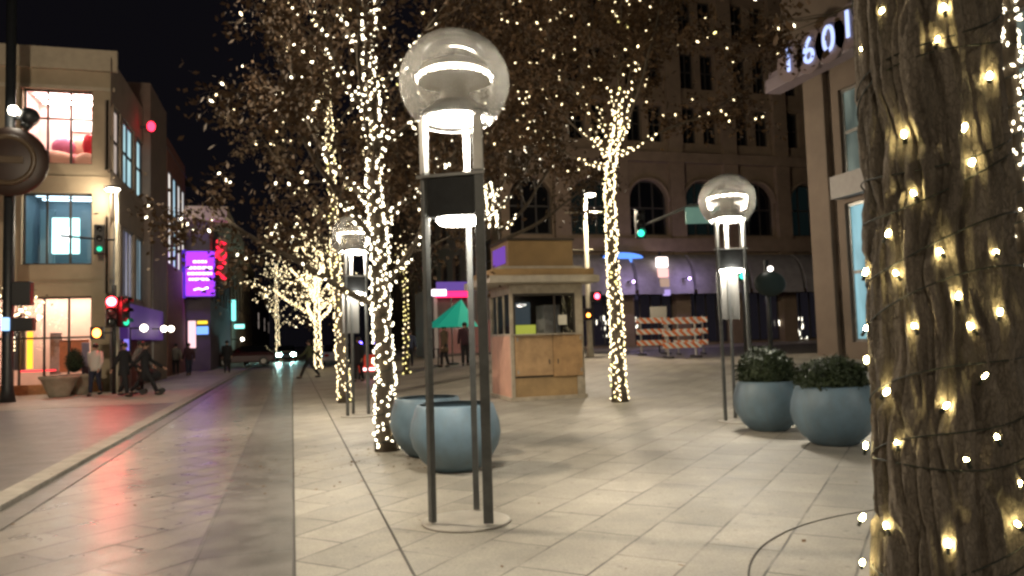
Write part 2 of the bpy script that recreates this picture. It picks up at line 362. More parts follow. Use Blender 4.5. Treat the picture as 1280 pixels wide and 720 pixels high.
SOIL = mat('dark_soil', (.03,.022,.015), .9, bump=1, bscale=40)
LEAFG = mat('boxwood_leaf', (.014,.026,.008), .7, base2=(.03,.045,.012), vscale=6)
def shrub(t, r, z, n=5200, seed=1, squash=.8):
    rnd = random.Random(seed); b = MB()
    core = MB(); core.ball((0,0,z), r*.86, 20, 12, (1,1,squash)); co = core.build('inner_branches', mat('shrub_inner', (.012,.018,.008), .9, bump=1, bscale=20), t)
    for i in range(n):
        d = Vector((rnd.gauss(0,1), rnd.gauss(0,1), rnd.gauss(0,1))).normalized()
        if d.z < -.55: continue
        lump = 1+.20*noise.noise(d*2.6+Vector((seed,0,0)))+.12*noise.noise(d*7+Vector((0,seed,0)))+(rnd.uniform(.0,.13) if rnd.random() < .08 else 0)
        p = Vector((d.x*r, d.y*r, d.z*r*squash))*lump*rnd.uniform(.80,1.03); p.z += z
        s = rnd.uniform(.013,.026); a = Vector((rnd.gauss(0,1), rnd.gauss(0,1), rnd.gauss(0,1))).normalized(); c = a.cross(d+a.orthogonal()*.3).normalized()
        b.quad(p-a*s-c*s*.6, p+a*s-c*s*.6, p+a*s+c*s*.6, p-a*s+c*s*.6)
    return b.build('foliage', LEAFG, co)
def bowl(loc, label, r=.55, h=.78, plant=None, seed=1, prof=None, m=None, group='blue bowl planters'):
    t = thing('planter', loc, label, 'planter', group)
    prof = prof or [(.0,0),(.26,0),(.30,.02),(.42,.13),(.51,.28),(.545,.42),(.53,.56),(.49,.68),(.47,.74),(.455,.765),(.42,.765),(.41,.74),(.40,.66),(0,.655)]
    k = r/.545; kz = h/.765
    b = MB(); b.lathe([(max(x*k,.001), z*kz) for x, z in prof[:-3]], n=56); b.build('bowl', m or PB, t)
    b = MB(); b.lathe([(.44*k,prof[-1][1]*kz+.02),(.2*k,.69*kz),(.001,.70*kz)], n=32); b.build('soil', SOIL, t)
    return t
def plant_thing(loc, z, r, seed, label, squash=.8, n=6000):
    t = thing('shrub', loc, label, 'shrub', 'clipped shrubs in planters'); shrub(t, r, z, n, seed, squash); return t
p = G(571,592); bowl(p+Vector((.06,.30,0)), 'blue bowl planter right behind the legs of the large globe lamp', .56, .80)
p = G(530,574); bowl(p+Vector((.12,.35,0)), 'blue bowl planter peeking out left of its twin, by the lit trunk', .52, .80)
p = G(972,541); q = p+Vector((.1,.35,0)); bowl(q, 'blue bowl planter with a round shrub, the one beside the globe lamp', .54, .78); plant_thing(q, .92, .43, 3, 'round dark shrub in the planter beside the globe lamp', .85)
p = G(1057,560); q = p+Vector((.12,.35,0)); bowl(q, 'lighter blue bowl planter with a low shrub, half hidden by the bark trunk', .56, .80); plant_thing(q, .88, .47, 5, 'wide low shrub in the planter half hidden by the bark trunk', .62)
# stone planters left
SP = mat('beige_stone', (.34,.29,.22), .7, var=.2, vscale=5, bump=.3)
sprof = [(0,0),(.28,0),(.30,.05),(.40,.3),(.50,.55),(.56,.60),(.56,.68),(.50,.68),(.49,.62),(.48,.58),(0,.56)]
for (u, v, lab) in ((74,496,'beige stone planter with a thick rim outside the lit shop'), (97,493,'beige stone planter standing closer to the man in white')):
    bowl(G(u,v), lab, .60, .80, prof=sprof, m=SP, group='beige stone planters')
q = G(92,493); t = thing('shrub', q+Vector((0,.1,0)), 'tall dark evergreen in the stone planter outside the shop', 'shrub'); shrub(t, .30, 1.15, 1500, 9, 1.5)

# ------------------------------------------------------------------ trees and string lights
BARK = mat('grey_brown_bark', (.06,.045,.03), .9, base2=(.11,.085,.06), vscale=7, vstretch=(1,1,.2), bump=1, bscale=18)
LEAVES = [mat('amber_leaves', (.045,.024,.010), .8, base2=(.10,.052,.018), vscale=3), mat('brown_leaves', (.038,.025,.013), .8, base2=(.075,.045,.02), vscale=3)]
def rvec(rnd): return Vector((rnd.gauss(0,1), rnd.gauss(0,1), rnd.gauss(0,1))).normalized()
def branch(rnd, p, d, length, r, n=7, up=.08, wob=.18, tip=.35):
    pts = [p.copy()]; rad = [r]; 
    for i in range(1, n+1):
        d = (d + rvec(rnd)*wob + Vector((0,0,up))).normalized(); p = p + d*length/n; pts.append(p.copy()); rad.append(r*(1-(1-tip)*i/n))
    return pts, rad
def lerp_path(pts, rad, t):
    k = t*(len(pts)-1); i = min(int(k), len(pts)-2); f = k-i
    return pts[i].lerp(pts[i+1], f), rad[i]*(1-f)+rad[i+1]*f, (pts[i+1]-pts[i]).normalized()
def plen(pts): return sum((pts[i+1]-pts[i]).length for i in range(len(pts)-1))
BULBMESH = {}
def bulb_mesh(r, m):
    k = (round(r,4), m.name)
    if k not in BULBMESH:
        b = MB(); b.ball((0,0,0), r, 8, 6, (.9,.9,1.8)); me = bpy.data.meshes.new('bulb'); me.from_pydata(b.v, [], b.f); me.materials.append(m); me.polygons.foreach_set('use_smooth', [True]*len(b.f)); BULBMESH[k] = me
    return BULBMESH[k]
def string_lights(base, bulbs, rb, m, label, cords=None, group='string lights wound on the trees', crown=None, m2=None, indiv=100):
    """bulbs: positions in base coordinates, nearest the camera come first"""
    t = thing('string_lights', base, label, 'string lights', group)
    base = Vector(base)
    bulbs = sorted(bulbs, key=lambda p: (p+base-EYE).length)
    rnd = random.Random(len(bulbs))
    if len(bulbs) > indiv: 
        near = rnd.sample(bulbs[:int(len(bulbs)*.7)], indiv) if len(bulbs)*.7 > indiv else bulbs[:indiv]; ids = set(id(p) for p in near); rest = [p for p in bulbs if id(p) not in ids]
    else: near, rest = bulbs, []
    for p in near:
        o = bpy.data.objects.new('bulb', bulb_mesh(rb, m if (m2 is None or rnd.random() < .7) else m2)); col.objects.link(o); o.parent = t; o.location = p; o.rotation_euler = (rnd.uniform(-1.2,1.2), rnd.uniform(-1.2,1.2), 0)
    if rest:
        b = MB()
        for p in rest: b.octa(p, rb*rnd.uniform(.8,1.15))
        tag(b.build('bulbs', m2 or m, t), kind='stuff')
    if cords:
        b = MB()
        for c in cords: b.tube(c, .006 if rb < .012 else .008, 5, False)
        b.build('cord', CORD, t)
    return t
def tree(base, label, slabel, trunk_pts, r0, limbs, seed=1, leaves=2500, leaf=.05, bulb_r=.018, dense=.075, crown_bulbs=90, m=BULB, m2=None, leafmat=0, fork=.5, limb_len=(2.4,3.6), group='trees wound with lights', dens_limb=.5, spread=(.5,1.2), indiv=100, up=.05, sub=5, zmin_bulb=0.05, limb_dirs=None, lt=.34):
    rnd = random.Random(seed); t = thing('tree', base, label, 'tree', group)
    # trunk
    T = [Vector(p) for p in trunk_pts]; fine = []; fr = []
    N_ = 16
    for i in range(N_+1):
        p, _, _ = lerp_path(T, [1]*len(T), i/N_); k = i/N_; fine.append(p+Vector((noise.noise(p*.9+Vector((seed,0,0))), noise.noise(p*.9+Vector((0,seed,0))), 0))*.05*min(1,k*4)); fr.append(r0*(1.25 if i == 0 else 1-.6*k))
    b = MB(); b.tube(fine, fr, 14); b.build('trunk', BARK, t)
    bulbs = []; cords = []; leafpts = []; crownpts = []
    L_ = plen(fine)
    def wrap(pts, rad, spacing, t0=0, t1=1, off=.012):
        Ln = plen(pts)*(t1-t0); n = int(Ln/spacing); a = rnd.random()*6
        for i in range(n):
            tt = t0+(t1-t0)*(i+rnd.random())/n; p, r, d = lerp_path(pts, rad, tt); a += 2.2+rnd.uniform(-.5,.5)
            if t1 < .9 and rnd.random() < (tt/t1)**1.2*.85: continue
            x = d.orthogonal().normalized(); y = d.cross(x); q = p+(x*math.cos(a)+y*math.sin(a))*(r+off*rnd.uniform(.5,3.5))+Vector((0,0,-.02*rnd.random()))
            if q.z > zmin_bulb: bulbs.append(q)
    per = max(1, 2*PI*r0/.11)
    wrap(fine, fr, dense/per)
    hel = []
    turns = L_/.22
    for i in range(int(turns*10)):
        tt = i/(turns*10); p, r, d = lerp_path(fine, fr, tt); a = i*2*PI/10; x = Vector((1,0,0)); y = Vector((0,1,0)); hel.append(p+(x*math.cos(a)+y*math.sin(a))*(r+.006))
    cords.append(hel)
    for i in range(limbs):
        tt = fork+(1-fork)*(i+.4*rnd.random())/limbs; p, r, d = lerp_path(fine, fr, min(tt,1)); az = i*2.4+rnd.uniform(-.4,.4)+seed
        if limb_dirs: az = limb_dirs[i % len(limb_dirs)]+rnd.uniform(-.15,.15)
        sp = spread[1]+(spread[0]-spread[1])*(i/limbs); dr = Vector((math.cos(az)*math.sin(sp), math.sin(az)*math.sin(sp), math.cos(sp)))
        ln = rnd.uniform(*limb_len); pts_, rad_ = branch(rnd, p, dr, ln, r*.45, 9, up, .13)
        b = MB(); b.tube(pts_, rad_, 8)
        wrap(pts_, rad_, dense/max(1,per*.35)/dens_limb, 0, lt)
        for j in range(sub):
            q, rr, dd = lerp_path(pts_, rad_, .3+.7*(j+.5)/sub); d2 = (dd+rvec(rnd)*.9).normalized(); p2, r2 = branch(rnd, q, d2, ln*rnd.uniform(.3,.5), rr*.5, 6, .05, .2)
            b.tube(p2, r2, 5)
            for k in range(3):
                q3, rr3, d3 = lerp_path(p2, r2, .35+.6*rnd.random()); d3 = (d3+rvec(rnd)*1.0).normalized(); p3, r3 = branch(rnd, q3, d3, ln*.2, max(rr3*.5,.006), 4, .0, .25); b.tube(p3, r3, 4)
                leafpts += p3[1:]; crownpts += p3[1:]
            leafpts += p2[2:]; crownpts += p2[1:]
        b.build('limb', BARK, t)
    b = MB()
    for i in range(leaves):
        p = rnd.choice(leafpts)+rvec(rnd)*abs(rnd.gauss(0,.24)); p.z -= abs(rnd.gauss(0,.10)); s = leaf*rnd.uniform(.6,1.3); a = rvec(rnd); c = a.cross(rvec(rnd)).normalized()
        b.quad(p-a*s, p+c*s*.55, p+a*s, p-c*s*.55)
    if leaves: b.build('crown', LEAVES[leafmat], t)
    for i in range(crown_bulbs): bulbs.append(rnd.choice(crownpts)+rvec(rnd)*.12)
    string_lights(base, bulbs, bulb_r, m, slabel, cords, m2=m2, indiv=indiv)
    return t
def trunkline(base, uvs):
    """trunk through pixels at the base's distance -> local points"""
    r = math.hypot(base.x, base.y); out = [Vector((0,0,0))]
    for u, v in uvs:
        d = ray(u, v); k = r/math.hypot(d.x, d.y); q = EYE+d*k; out.append(q-base)
    return out
A = G(484,563)
tree(A, 'tree with a slim straight trunk wrapped in warm lights beside the large globe lamp', 'warm lights wrapped round the slim trunk beside the large globe lamp', trunkline(A, [(478,400),(470,250),(462,60),(455,-120)]),   .15, 17, 3, 30000, .046, .0150, .105, 340, BULB, BULBW, 0, .27, (2.3,3.4), spread=(.30,1.2), dens_limb=.8, up=.07, sub=7, lt=.62)
B = G(431,503)
tree(B, 'slim lit tree standing by the street lamp behind the nearer wrapped trunk', 'warm lights round the slim tree by the street lamp', trunkline(B, [(425,400),(418,300),(412,180),(408,60)]), .15, 10, 5, 10000, .06, .017, .15, 150, BULBY, BULB, 1, .40, (2.4,3.8), spread=(.3,1.0), dens_limb=.6, lt=.5)
C = G(775,502)
tree(C, 'lit tree with a leaning trunk standing right of the ticket kiosk', 'yellow white lights round the leaning trunk right of the kiosk', trunkline(C, [(770,400),(764,300),(762,225),(772,150)]), .17, 12, 8, 24000, .065, .021, .13, 260, BULBY, BULB, 0, .80, (3.6,4.9), spread=(.15,1.2), dens_limb=.75, up=.03, sub=8, lt=.30)
D = G(398,462)
tree(D, 'brightly lit bare tree far down the mall behind the walking person', 'dense golden lights filling the bare tree far down the mall', trunkline(D, [(397,420),(396,380),(395,340)]), .2, 14, 11, 1500, .1, .030, .2, 620, BULBY, BULB, 1, .45, (2.6,3.8), spread=(.2,1.3), dens_limb=1.0, lt=.9, indiv=60)
E_ = G(348,450)
tree(E_, 'pale lit tree far down the left side of the mall', 'white lights filling the far tree near the left buildings', trunkline(E_, [(347,420),(346,380),(345,330)]), .18, 12, 12, 1500, .12, .030, .5, 330, BULBW, BULB, 1, .4, (3.0,4.6), spread=(.2,1.2), dens_limb=.5, indiv=60, lt=.8)
F_ = G(508,468)
tree(F_, 'slender tree with yellow lit limbs beyond the nearer wrapped trunk', 'yellow lights on the slender tree beyond the nearer wrapped trunk', trunkline(F_, [(508,420),(507,380),(505,330)]), .12, 5, 14, 900, .08, .022, .5, 20, BULBY, BULB, 1, .6, (1.6,2.4), spread=(.15,.6), dens_limb=.9, indiv=50)
K = G(626,462)
tree(K, 'bare tree with grey limbs rising behind the kiosk roof', 'sparse lights on the bare tree behind the kiosk', trunkline(K, [(624,380),(618,290),(610,230)]), .28, 8, 21, 9000, .08, .026, .28, 70, BULB, BULBW, 1, .6, (3.6,5.0), spread=(.2,1.1), dens_limb=.5, indiv=60, limb_dirs=[0,.3,3.0,.1,1.6,-.2,2.6], zmin_bulb=5.2)
# right-edge lit tree
Hh = PD(1287, 560, 5.6); Hh.z = 0
tree(Hh, 'thickly lit trunk at the picture edge beyond the near bark trunk', 'crowded warm lights round the trunk beyond the near bark trunk', [(0,0,0),(-.03,0,1.6),(-.02,0,3.4),(.05,0,5.5)], .20, 7, 31, 1500, .05, .011, .09, 40, BULB, BULBW, 0, .62, (2.0,3.0), spread=(.3,.9), dens_limb=1)
# left small tree by shop
I_ = G(14,497)
tree(I_, 'small tree with tangled white lights in front of the left shop', 'tangled white lights in the small tree before the left shop', [(0,0,0),(0,0,1.5),(.02,0,2.6)], .07, 7, 41, 300, .05, .035, .25, 75, BULBW, BULB, 1, .7, (.9,1.3), spread=(.3,1.3), dens_limb=.9, indiv=60, zmin_bulb=1.6)

# near trunk
NB = PD(1172, 360, 2.66); NB.z = 0
def near_trunk():
    t = thing('tree', NB, 'thick tree trunk with deeply furrowed bark and scattered lights, close to the viewer', 'tree')
    n, m_ = 300, 620; zt = 3.6; vs = []
    up = CAM @ Vector((0,1,0))
    for j in range(m_+1):
        z = zt*j/m_
        r0 = .243-.010*z+.05*math.exp(-z*2.2)
        cx, cy_ = .022*math.sin(z*1.3)+.024*(z-1.7), .0
        for i in range(n):
            a = 2*PI*i/n; q = Vector((math.cos(a)*2.3, math.sin(a)*2.3, z*.42)); wv = .22*noise.noise(Vector((q.x*1.3, q.y*1.3, z*1.4)))
            q = Vector((math.cos(a+wv)*2.3, math.sin(a+wv)*2.3, z*.5))
            sway = .16*noise.noise(Vector((math.cos(a)*1.1, math.sin(a)*1.1, z*2.1)))+.07*noise.noise(Vector((math.cos(a)*2.5, math.sin(a)*2.5, z*6)))
            g1 = abs(math.sin((a+sway)*9.5+1.6*noise.noise(Vector((math.cos(a)*1.7, math.sin(a)*1.7, z*1.2+9)))))
            q4 = Vector((math.cos(a+sway)*5.2, math.sin(a+sway)*5.2, z*2.2)); f2 = abs(noise.noise(q4)); f3 = noise.noise(Vector((q.x*14, q.y*14, z*16)))
            cut = abs(noise.noise(Vector((math.cos(a)*3.1+4, math.sin(a)*3.1, z*5.5))))
            vd = noise.voronoi(Vector((math.cos(a+sway)*2.7+2, math.sin(a+sway)*2.7, z*2.1+.5*noise.noise(Vector((a,z*3,1))))))[0]; crack = min(1, (vd[1]-vd[0])*3.2)
            vd2 = noise.voronoi(Vector((math.cos(a)*9, math.sin(a)*9, z*11)))[0]; flake = vd2[0]
            ridge = min(1, g1*2.2)*.45+crack*.58+min(1, f2*3.4)*.18-.05+.10*(.5-flake)
            plate = .3*noise.noise(Vector((q.x*3,q.y*3,z*7.0)))
            r = r0*(1+.05*noise.noise(Vector((math.cos(a),math.sin(a),z*.8))*1.3))+.052*(ridge-.8)+.005*f3+.014*plate
            vs.append((cx+r*math.cos(a), cy_+r*math.sin(a), z))
    b = MB(); b.add(vs, [(j*n+i, j*n+(i+1)%n, (j+1)*n+(i+1)%n, (j+1)*n+i) for j in range(m_) for i in range(n)], True)
    NBK = mat('furrowed_bark', (.085,.068,.050), .9, base2=(.24,.20,.155), vscale=9, vstretch=(1,1,.25), bump=.9, bscale=55)
    N = NBK.node_tree.nodes; L = NBK.node_tree.links; bs = N['Principled BSDF']; src = bs.inputs['Base Color'].links[0].from_socket
    tc = N.new('ShaderNodeTexCoord'); mp = N.new('ShaderNodeMapping'); mp.inputs['Scale'].default_value = (22,22,7); L.new(tc.outputs['Object'], mp.inputs[0])
    wn = N.new('ShaderNodeTexNoise'); wn.inputs['Scale'].default_value = 1.2; wn.inputs['Detail'].default_value = 4; L.new(mp.outputs[0], wn.inputs['Vector']); ad = N.new('ShaderNodeVectorMath'); L.new(mp.outputs[0], ad.inputs[0]); L.new(wn.outputs['Color'], ad.inputs[1])
    vo = N.new('ShaderNodeTexVoronoi'); vo.feature = 'DISTANCE_TO_EDGE'; L.new(ad.outputs[0], vo.inputs['Vector']); mr = N.new('ShaderNodeMapRange'); mr.inputs['From Max'].default_value = .12; mr.inputs['To Min'].default_value = .6; mr.inputs['To Max'].default_value = 1; L.new(vo.outputs['Distance'], mr.inputs['Value'])
    ml = N.new('ShaderNodeVectorMath'); ml.operation = 'SCALE'; L.new(src, ml.inputs[0]); L.new(mr.outputs[0], ml.inputs['Scale']); L.new(ml.outputs[0], bs.inputs['Base Color'])
    b2 = N.new('ShaderNodeBump'); b2.inputs['Strength'].default_value = .9; b2.inputs['Distance'].default_value = .006; L.new(mr.outputs[0], b2.inputs['Height']); L.new(bs.inputs['Normal'].links[0].from_socket, b2.inputs['Normal']); L.new(b2.outputs[0], bs.inputs['Normal'])
    b.build('trunk', NBK, t)
    for az in (0.6, 2.5, 4.4):
        rnd = random.Random(int(az*10)); p, r = branch(rnd, Vector((0,0,3.5)), Vector((math.cos(az)*.5, math.sin(az)*.5, .8)), 3.2, .13, 9, .05, .1); q = MB(); q.tube(p, r, 10); q.build('limb', NBK, t)
    # lights
    uv = [(1103,15),(1180,10),(1172,50),(1079,62),(1093,87),(1130,168),(1237,95),(1142,242),(1205,160),(1081,285),(1110,292),(1215,203),(1120,342),(1175,315),(1082,340),(1245,315),(1198,370),(1143,408),(1083,410),(1213,408),(1250,390),(1108,490),(1183,507),(1083,450),(1245,545),(1121,553),(1082,557),(1207,573),(1108,658),(1078,647),(1185,680),(1078,703),(1273,605),(1272,655),(1140,120),(1232,470)]
    bl = []
    me_r = lambda z: .243-.010*z+.05*math.exp(-z*2.2)+.008
    for u, v in uv:
        d = ray(u, v); best = None
        for k in range(1200):
            q = EYE+d*(1.8+k*.0015); z = q.z; dx, dy = q.x-NB.x-.022*math.sin(z*1.3)-.024*(z-1.7), q.y-NB.y; e = math.hypot(dx, dy)-me_r(z)
            if best is None or e < best[0]: best = (e, q.copy())
            if e <= 0: break
        bl.append(best[1]-NB)
    rnd = random.Random(5); toward = math.atan2(-NB.y, -NB.x)
    for i in range(30):
        a = toward+PI+rnd.uniform(-1.1,1.1); z = rnd.uniform(.1,3.3); r = me_r(z); bl.append(Vector((.022*math.sin(z*1.3)+.024*(z-1.7)+r*math.cos(a), r*math.sin(a), z)))
    cords = []
    for k in range(2):
        c = []
        for i in range(0, 290+70*k):
            a = i*2*PI/36+k*2.1; z = .15+k*.21+(i/36)*(.42-.08*k)+.03*math.sin(a*1.7+k)+.05*math.sin(a*.37+k*3); r = me_r(z)+.006; c.append((.022*math.sin(z*1.3)+.024*(z-1.7)+r*math.cos(a), r*math.sin(a), z))
        cords.append(c)
    s = thing('string_lights', NB, 'widely spaced warm bulbs on dark cords round the thick near trunk', 'string lights', 'string lights wound on the trees')
    NM = emit('near_bulb', (1,.82,.36), 120); 
    sb = MB(); sb.tube([(0,0,-.010),(0,0,-.034)], .006, 10); SOCK = bpy.data.meshes.new('socket'); SOCK.from_pydata(sb.v, [], sb.f); SOCK.materials.append(CORD)
    for p in bl:
        o = bpy.data.objects.new('bulb', bulb_mesh(rnd.choice((.0075,.0088)), NM)); col.objects.link(o); o.parent = s; o.location = p; o.rotation_euler = (rnd.uniform(-.9,.9), rnd.uniform(-.9,.9), 0)
        k_ = bpy.data.objects.new('socket', SOCK); col.objects.link(k_); k_.parent = o
    b = MB()
    for c in cords: b.tube(c, .0028, 6, False)
    b.build('cord', CORD, s)
near_trunk()

# ------------------------------------------------------------------ facades
class Facade:
    """a wall plane: origin O, along-axis U, outward normal Nn; pieces are placed with (u, d, z)"""
    def __init__(s, O, U, Nn): s.O, s.U, s.N = Vector(O), Vector(U).normalized(), Vector(Nn).normalized()
    def P(s, u, d, z): return s.O+s.U*u+s.N*d+Vector((0,0,z))
    def px(s, u, v):
        d = ray(u, v); t = (s.O-EYE).dot(s.N)/d.dot(s.N); q = EYE+d*t-s.O; return q.dot(s.U), q.z
    def box(s, b, u0, u1, d0, d1, z0, z1):
        c = [s.P(u, d, z) for z in (z0, z1) for u, d in ((u0,d0),(u1,d0),(u1,d1),(u0,d1))]
        b.add(c, [(3,2,1,0),(4,5,6,7),(0,1,5,4),(1,2,6,5),(2,3,7,6),(3,0,4,7)])
    def wall(s, b, u0, u1, z0, z1, ops, depth=.3, arch=()):
        us = sorted({u0,u1,*[x for o in ops for x in (o[0],o[2])]}); zs = sorted({z0,z1,*[x for o in ops for x in (o[1],o[3])]})
        for i in range(len(us)-1):
            for j in range(len(zs)-1):
                cu, cz = (us[i]+us[i+1])/2, (zs[j]+zs[j+1])/2
                if any(o[0] < cu < o[2] and o[1] < cz < o[3] for o in ops): continue
                b.quad(s.P(us[i],0,zs[j]), s.P(us[i+1],0,zs[j]), s.P(us[i+1],0,zs[j+1]), s.P(us[i],0,zs[j+1]))
        for o in ops:
            a, c, d, e = (o[0],o[1]), (o[2],o[1]), (o[2],o[3]), (o[0],o[3])
            for (p, q) in ((a,c),(c,d),(d,e),(e,a)): b.quad(s.P(p[0],0,p[1]), s.P(q[0],0,q[1]), s.P(q[0],-depth,q[1]), s.P(p[0],-depth,p[1]))
    def window(s, root, op, fm, pm, nu=2, nz=1, depth=.22, t=.07, name='window', transom=None):
        u0, z0, u1, z1 = op; b = MB()
        s.box(b, u0, u1, -depth, -depth+.08, z0, z0+t); s.box(b, u0, u1, -depth, -depth+.08, z1-t, z1)
        for k in range(nu+1):
            c = u0+(u1-u0)*k/nu; c = min(max(c, u0+t/2), u1-t/2); s.box(b, c-t/2, c+t/2, -depth, -depth+.075, z0+t, z1-t)
        for k in range(1, nz):
            c = z0+(z1-z0)*(transom if transom and nz == 2 else k/nz); s.box(b, u0+t, u1-t, -depth, -depth+.07, c-t/2, c+t/2)
        f = b.build(name, fm, root, org=root.location)
        b = MB(); b.quad(s.P(u0,-depth+.02,z0), s.P(u1,-depth+.02,z0), s.P(u1,-depth+.02,z1), s.P(u0,-depth+.02,z1))
        b.build('pane', pm, f, org=root.location); return f
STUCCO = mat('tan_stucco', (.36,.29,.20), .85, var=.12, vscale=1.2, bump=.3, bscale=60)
DKSTUC = mat('brown_panel', (.13,.095,.075), .7, var=.2, vscale=1, bump=.2)
WFRAME = mat('bronze_window_frame', (.05,.045,.04), .5)
# --- left corner building
c0 = G(141,489); Y0 = c0.y; X0 = c0.x
LB = thing('corner_shop_building', (X0, Y0, .09), 'three storey tan corner building with large lit display windows', 'building')
fr = Facade((X0-14, Y0, 0), (1,0,0), (0,-1,0)); sd = Facade((X0, Y0, 0), (0,1,0), (1,0,0))
_, ztop = fr.px(128, 76)
w1 = (*fr.px(22,203), *fr.px(113,113)); w2 = (*fr.px(26,331), *fr.px(115,242)); w3 = (*fr.px(30,484), *fr.px(117,370))
w3 = (w3[0]-1.4, .25, w2[2], w3[3]); w2 = (w2[0], w2[1], w2[2], w2[3]); w1 = (w2[0], w1[1], w2[2], w1[3])
w3 = (w2[0]-.9, w3[1], w3[2], w3[3])
b = MB(); fr.wall(b, 0, 14, 0, ztop, [w1,w2,w3], .35)
b.build('wall', STUCCO, LB, org=LB.location)
b = MB(); fr.box(b, 0, 14.15, .0, .18, ztop-.45, ztop+.35); fr.box(b, -.1, 14.05, -.0, .06, ztop-1.2, ztop-1.05); b.build('parapet', mat('pale_coping', (.42,.36,.27), .8, var=.1), LB, org=LB.location)
b = MB()
for (a, z) in ((0, w2[1]-.55), (0, w1[1]-.5)): fr.box(b, 0, 14.03, 0, .035, z, z+.05)
b.build('string_course', STUCCO, LB, org=LB.location)
def room(op, root, name, wallc, lightc, ls, dp=3.0):
    u0, z0, u1, z1 = op; u0 -= .3; u1 += .3; z0 -= .1; z1 += .25; b = MB(); D0 = -.36; D1 = -dp
    P_ = fr.P
    b.quad(P_(u0,D1,z0),P_(u1,D1,z0),P_(u1,D1,z1),P_(u0,D1,z1)); b.quad(P_(u0,D0,z0),P_(u0,D1,z0),P_(u0,D1,z1),P_(u0,D0,z1)); b.quad(P_(u1,D0,z0),P_(u1,D1,z0),P_(u1,D1,z1),P_(u1,D0,z1))
    b.quad(P_(u0,D0,z0),P_(u1,D0,z0),P_(u1,D1,z0),P_(u0,D1,z0)); b.quad(P_(u0,D0,z1),P_(u1,D0,z1),P_(u1,D1,z1),P_(u0,D1,z1))
    r_ = b.build('interior_room', mat('room_'+name, wallc, .8, var=.1, vscale=1), root, org=root.location)
    for k in range(3):
        b = MB(); fr.box(b, u0+.3, u1-.3, D1+.4+k*.85, D1+.6+k*.85, z1-.09, z1-.05); b.build('ceiling_light', emit('roomlight_'+name, lightc, ls), r_, org=LB.location)
    return r_
def item(root, uv0, uv1, d, m, name, th=.1):
    a = fr.px(*uv0); c = fr.px(*uv1); b = MB(); fr.box(b, a[0], c[0], d, d+th, min(a[1],c[1]), max(a[1],c[1])); return b.build(name, m, root, org=LB.location, bevel=.03)
def blob(root, u, v, d, r, m, name, sc=(1,.5,1.5)):
    a = fr.px(u, v); b = MB(); b.ball(fr.P(a[0], d, a[1]), r, 16, 12, sc); return b.build(name, m, root, org=LB.location)
r1 = room(w1, LB, 'top', (.80,.52,.48), (1,.80,.72), 55)
pinkm = mat('pink_cloth', (.75,.25,.28), .8, var=.2); redm = mat('red_cloth', (.70,.03,.05), .8); peach = mat('peach_cloth', (.8,.45,.33), .8); mag = mat('magenta_cloth', (.65,.2,.35), .8)
for (u, v, d, r, m_, sc) in ((103,174,-.9,.27,redm,(.8,.5,1.6)), (66,172,-1.4,.35,mag,(1.2,.5,1)), (84,174,-1.6,.38,peach,(1.2,.5,1.1)), (58,192,-.9,.42,peach,(1.8,.5,.8)), (80,194,-1.0,.40,pinkm,(1.6,.5,.7)), (100,195,-.8,.32,peach,(1.2,.5,1))): blob(r1, u, v, d, r, m_, 'display_garment', sc)
item(r1, (44,160),(110,150), -2.9, mat('white_shelf', (.9,.85,.8), .6), 'shelf')
item(r1, (60,138),(96,120), -2.95, mat('white_panel', (.95,.9,.85), .6), 'wall_panel', .05)
r2 = room(w2, LB, 'middle', (.26,.32,.36), (.6,.85,1), 4.5)
item(r2, (56,314),(92,268), -.9, emit('cyan_screen', (.55,1,.98), 2.6), 'lit_screen', .08)
item(r2, (60,300),(82,280), -.81, emit('screen_patch', (.9,1,1), 2.8), 'screen_picture', .01)
item(r2, (26,331),(48,250), -2.2, mat('grey_curtain', (.25,.32,.36), .8), 'curtain'); item(r2, (98,331),(112,250), -2.0, mat('grey_curtain', (.4,.4,.4), .8), 'curtain')
r3 = room(w3, LB, 'ground', (.62,.45,.38), (1,.82,.66), 22, 3.6)
item(r3, (27,462),(35,414), -.6, emit('orange_lightbox', (1,.42,.03), 2.2), 'orange_lightbox'); item(r3, (8,464),(25,410), -.7, mat('grey_display_board', (.16,.16,.2), .7), 'display_board')
item(r3, (68,466),(106,424), -.7, mat('orange_display', (.75,.25,.12), .7, var=.2), 'orange_display'); item(r3, (50,470),(66,415), -1.2, mat('grey_rack', (.35,.3,.32), .7, var=.3), 'garment_rack')
item(r3, (20,466),(66,462), -.45, emit('red_strip', (1,.05,.06), 2.0), 'red_neon_strip', .05)
item(r3, (98,470),(108,428), -.5, mat('violet_board', (.3,.25,.35), .7), 'display_board')
for op, nu, nz in ((w1,3,2),(w2,3,1),(w3,4,2)): fr.window(LB, op, WFRAME, CLEAR, nu, nz, .3, .07, transom=.62 if op is w1 else .55)
# plinth
b = MB(); fr.box(b, 0, w3[2]+.4, .0, .12, 0, .42); b.build('shopfront_base', mat('orange_brick_base', (.42,.2,.09), .8, var=.3, vscale=6), LB, org=LB.location)
b = MB(); b.quad((X0-14,Y0,ztop-.02),(X0,Y0,ztop-.02),(X0,Y0+24,ztop-.02),(X0-14,Y0+24,ztop-.02)); b.build('roof', mat('roof_membrane', (.08,.08,.08), .9), LB, org=LB.location)
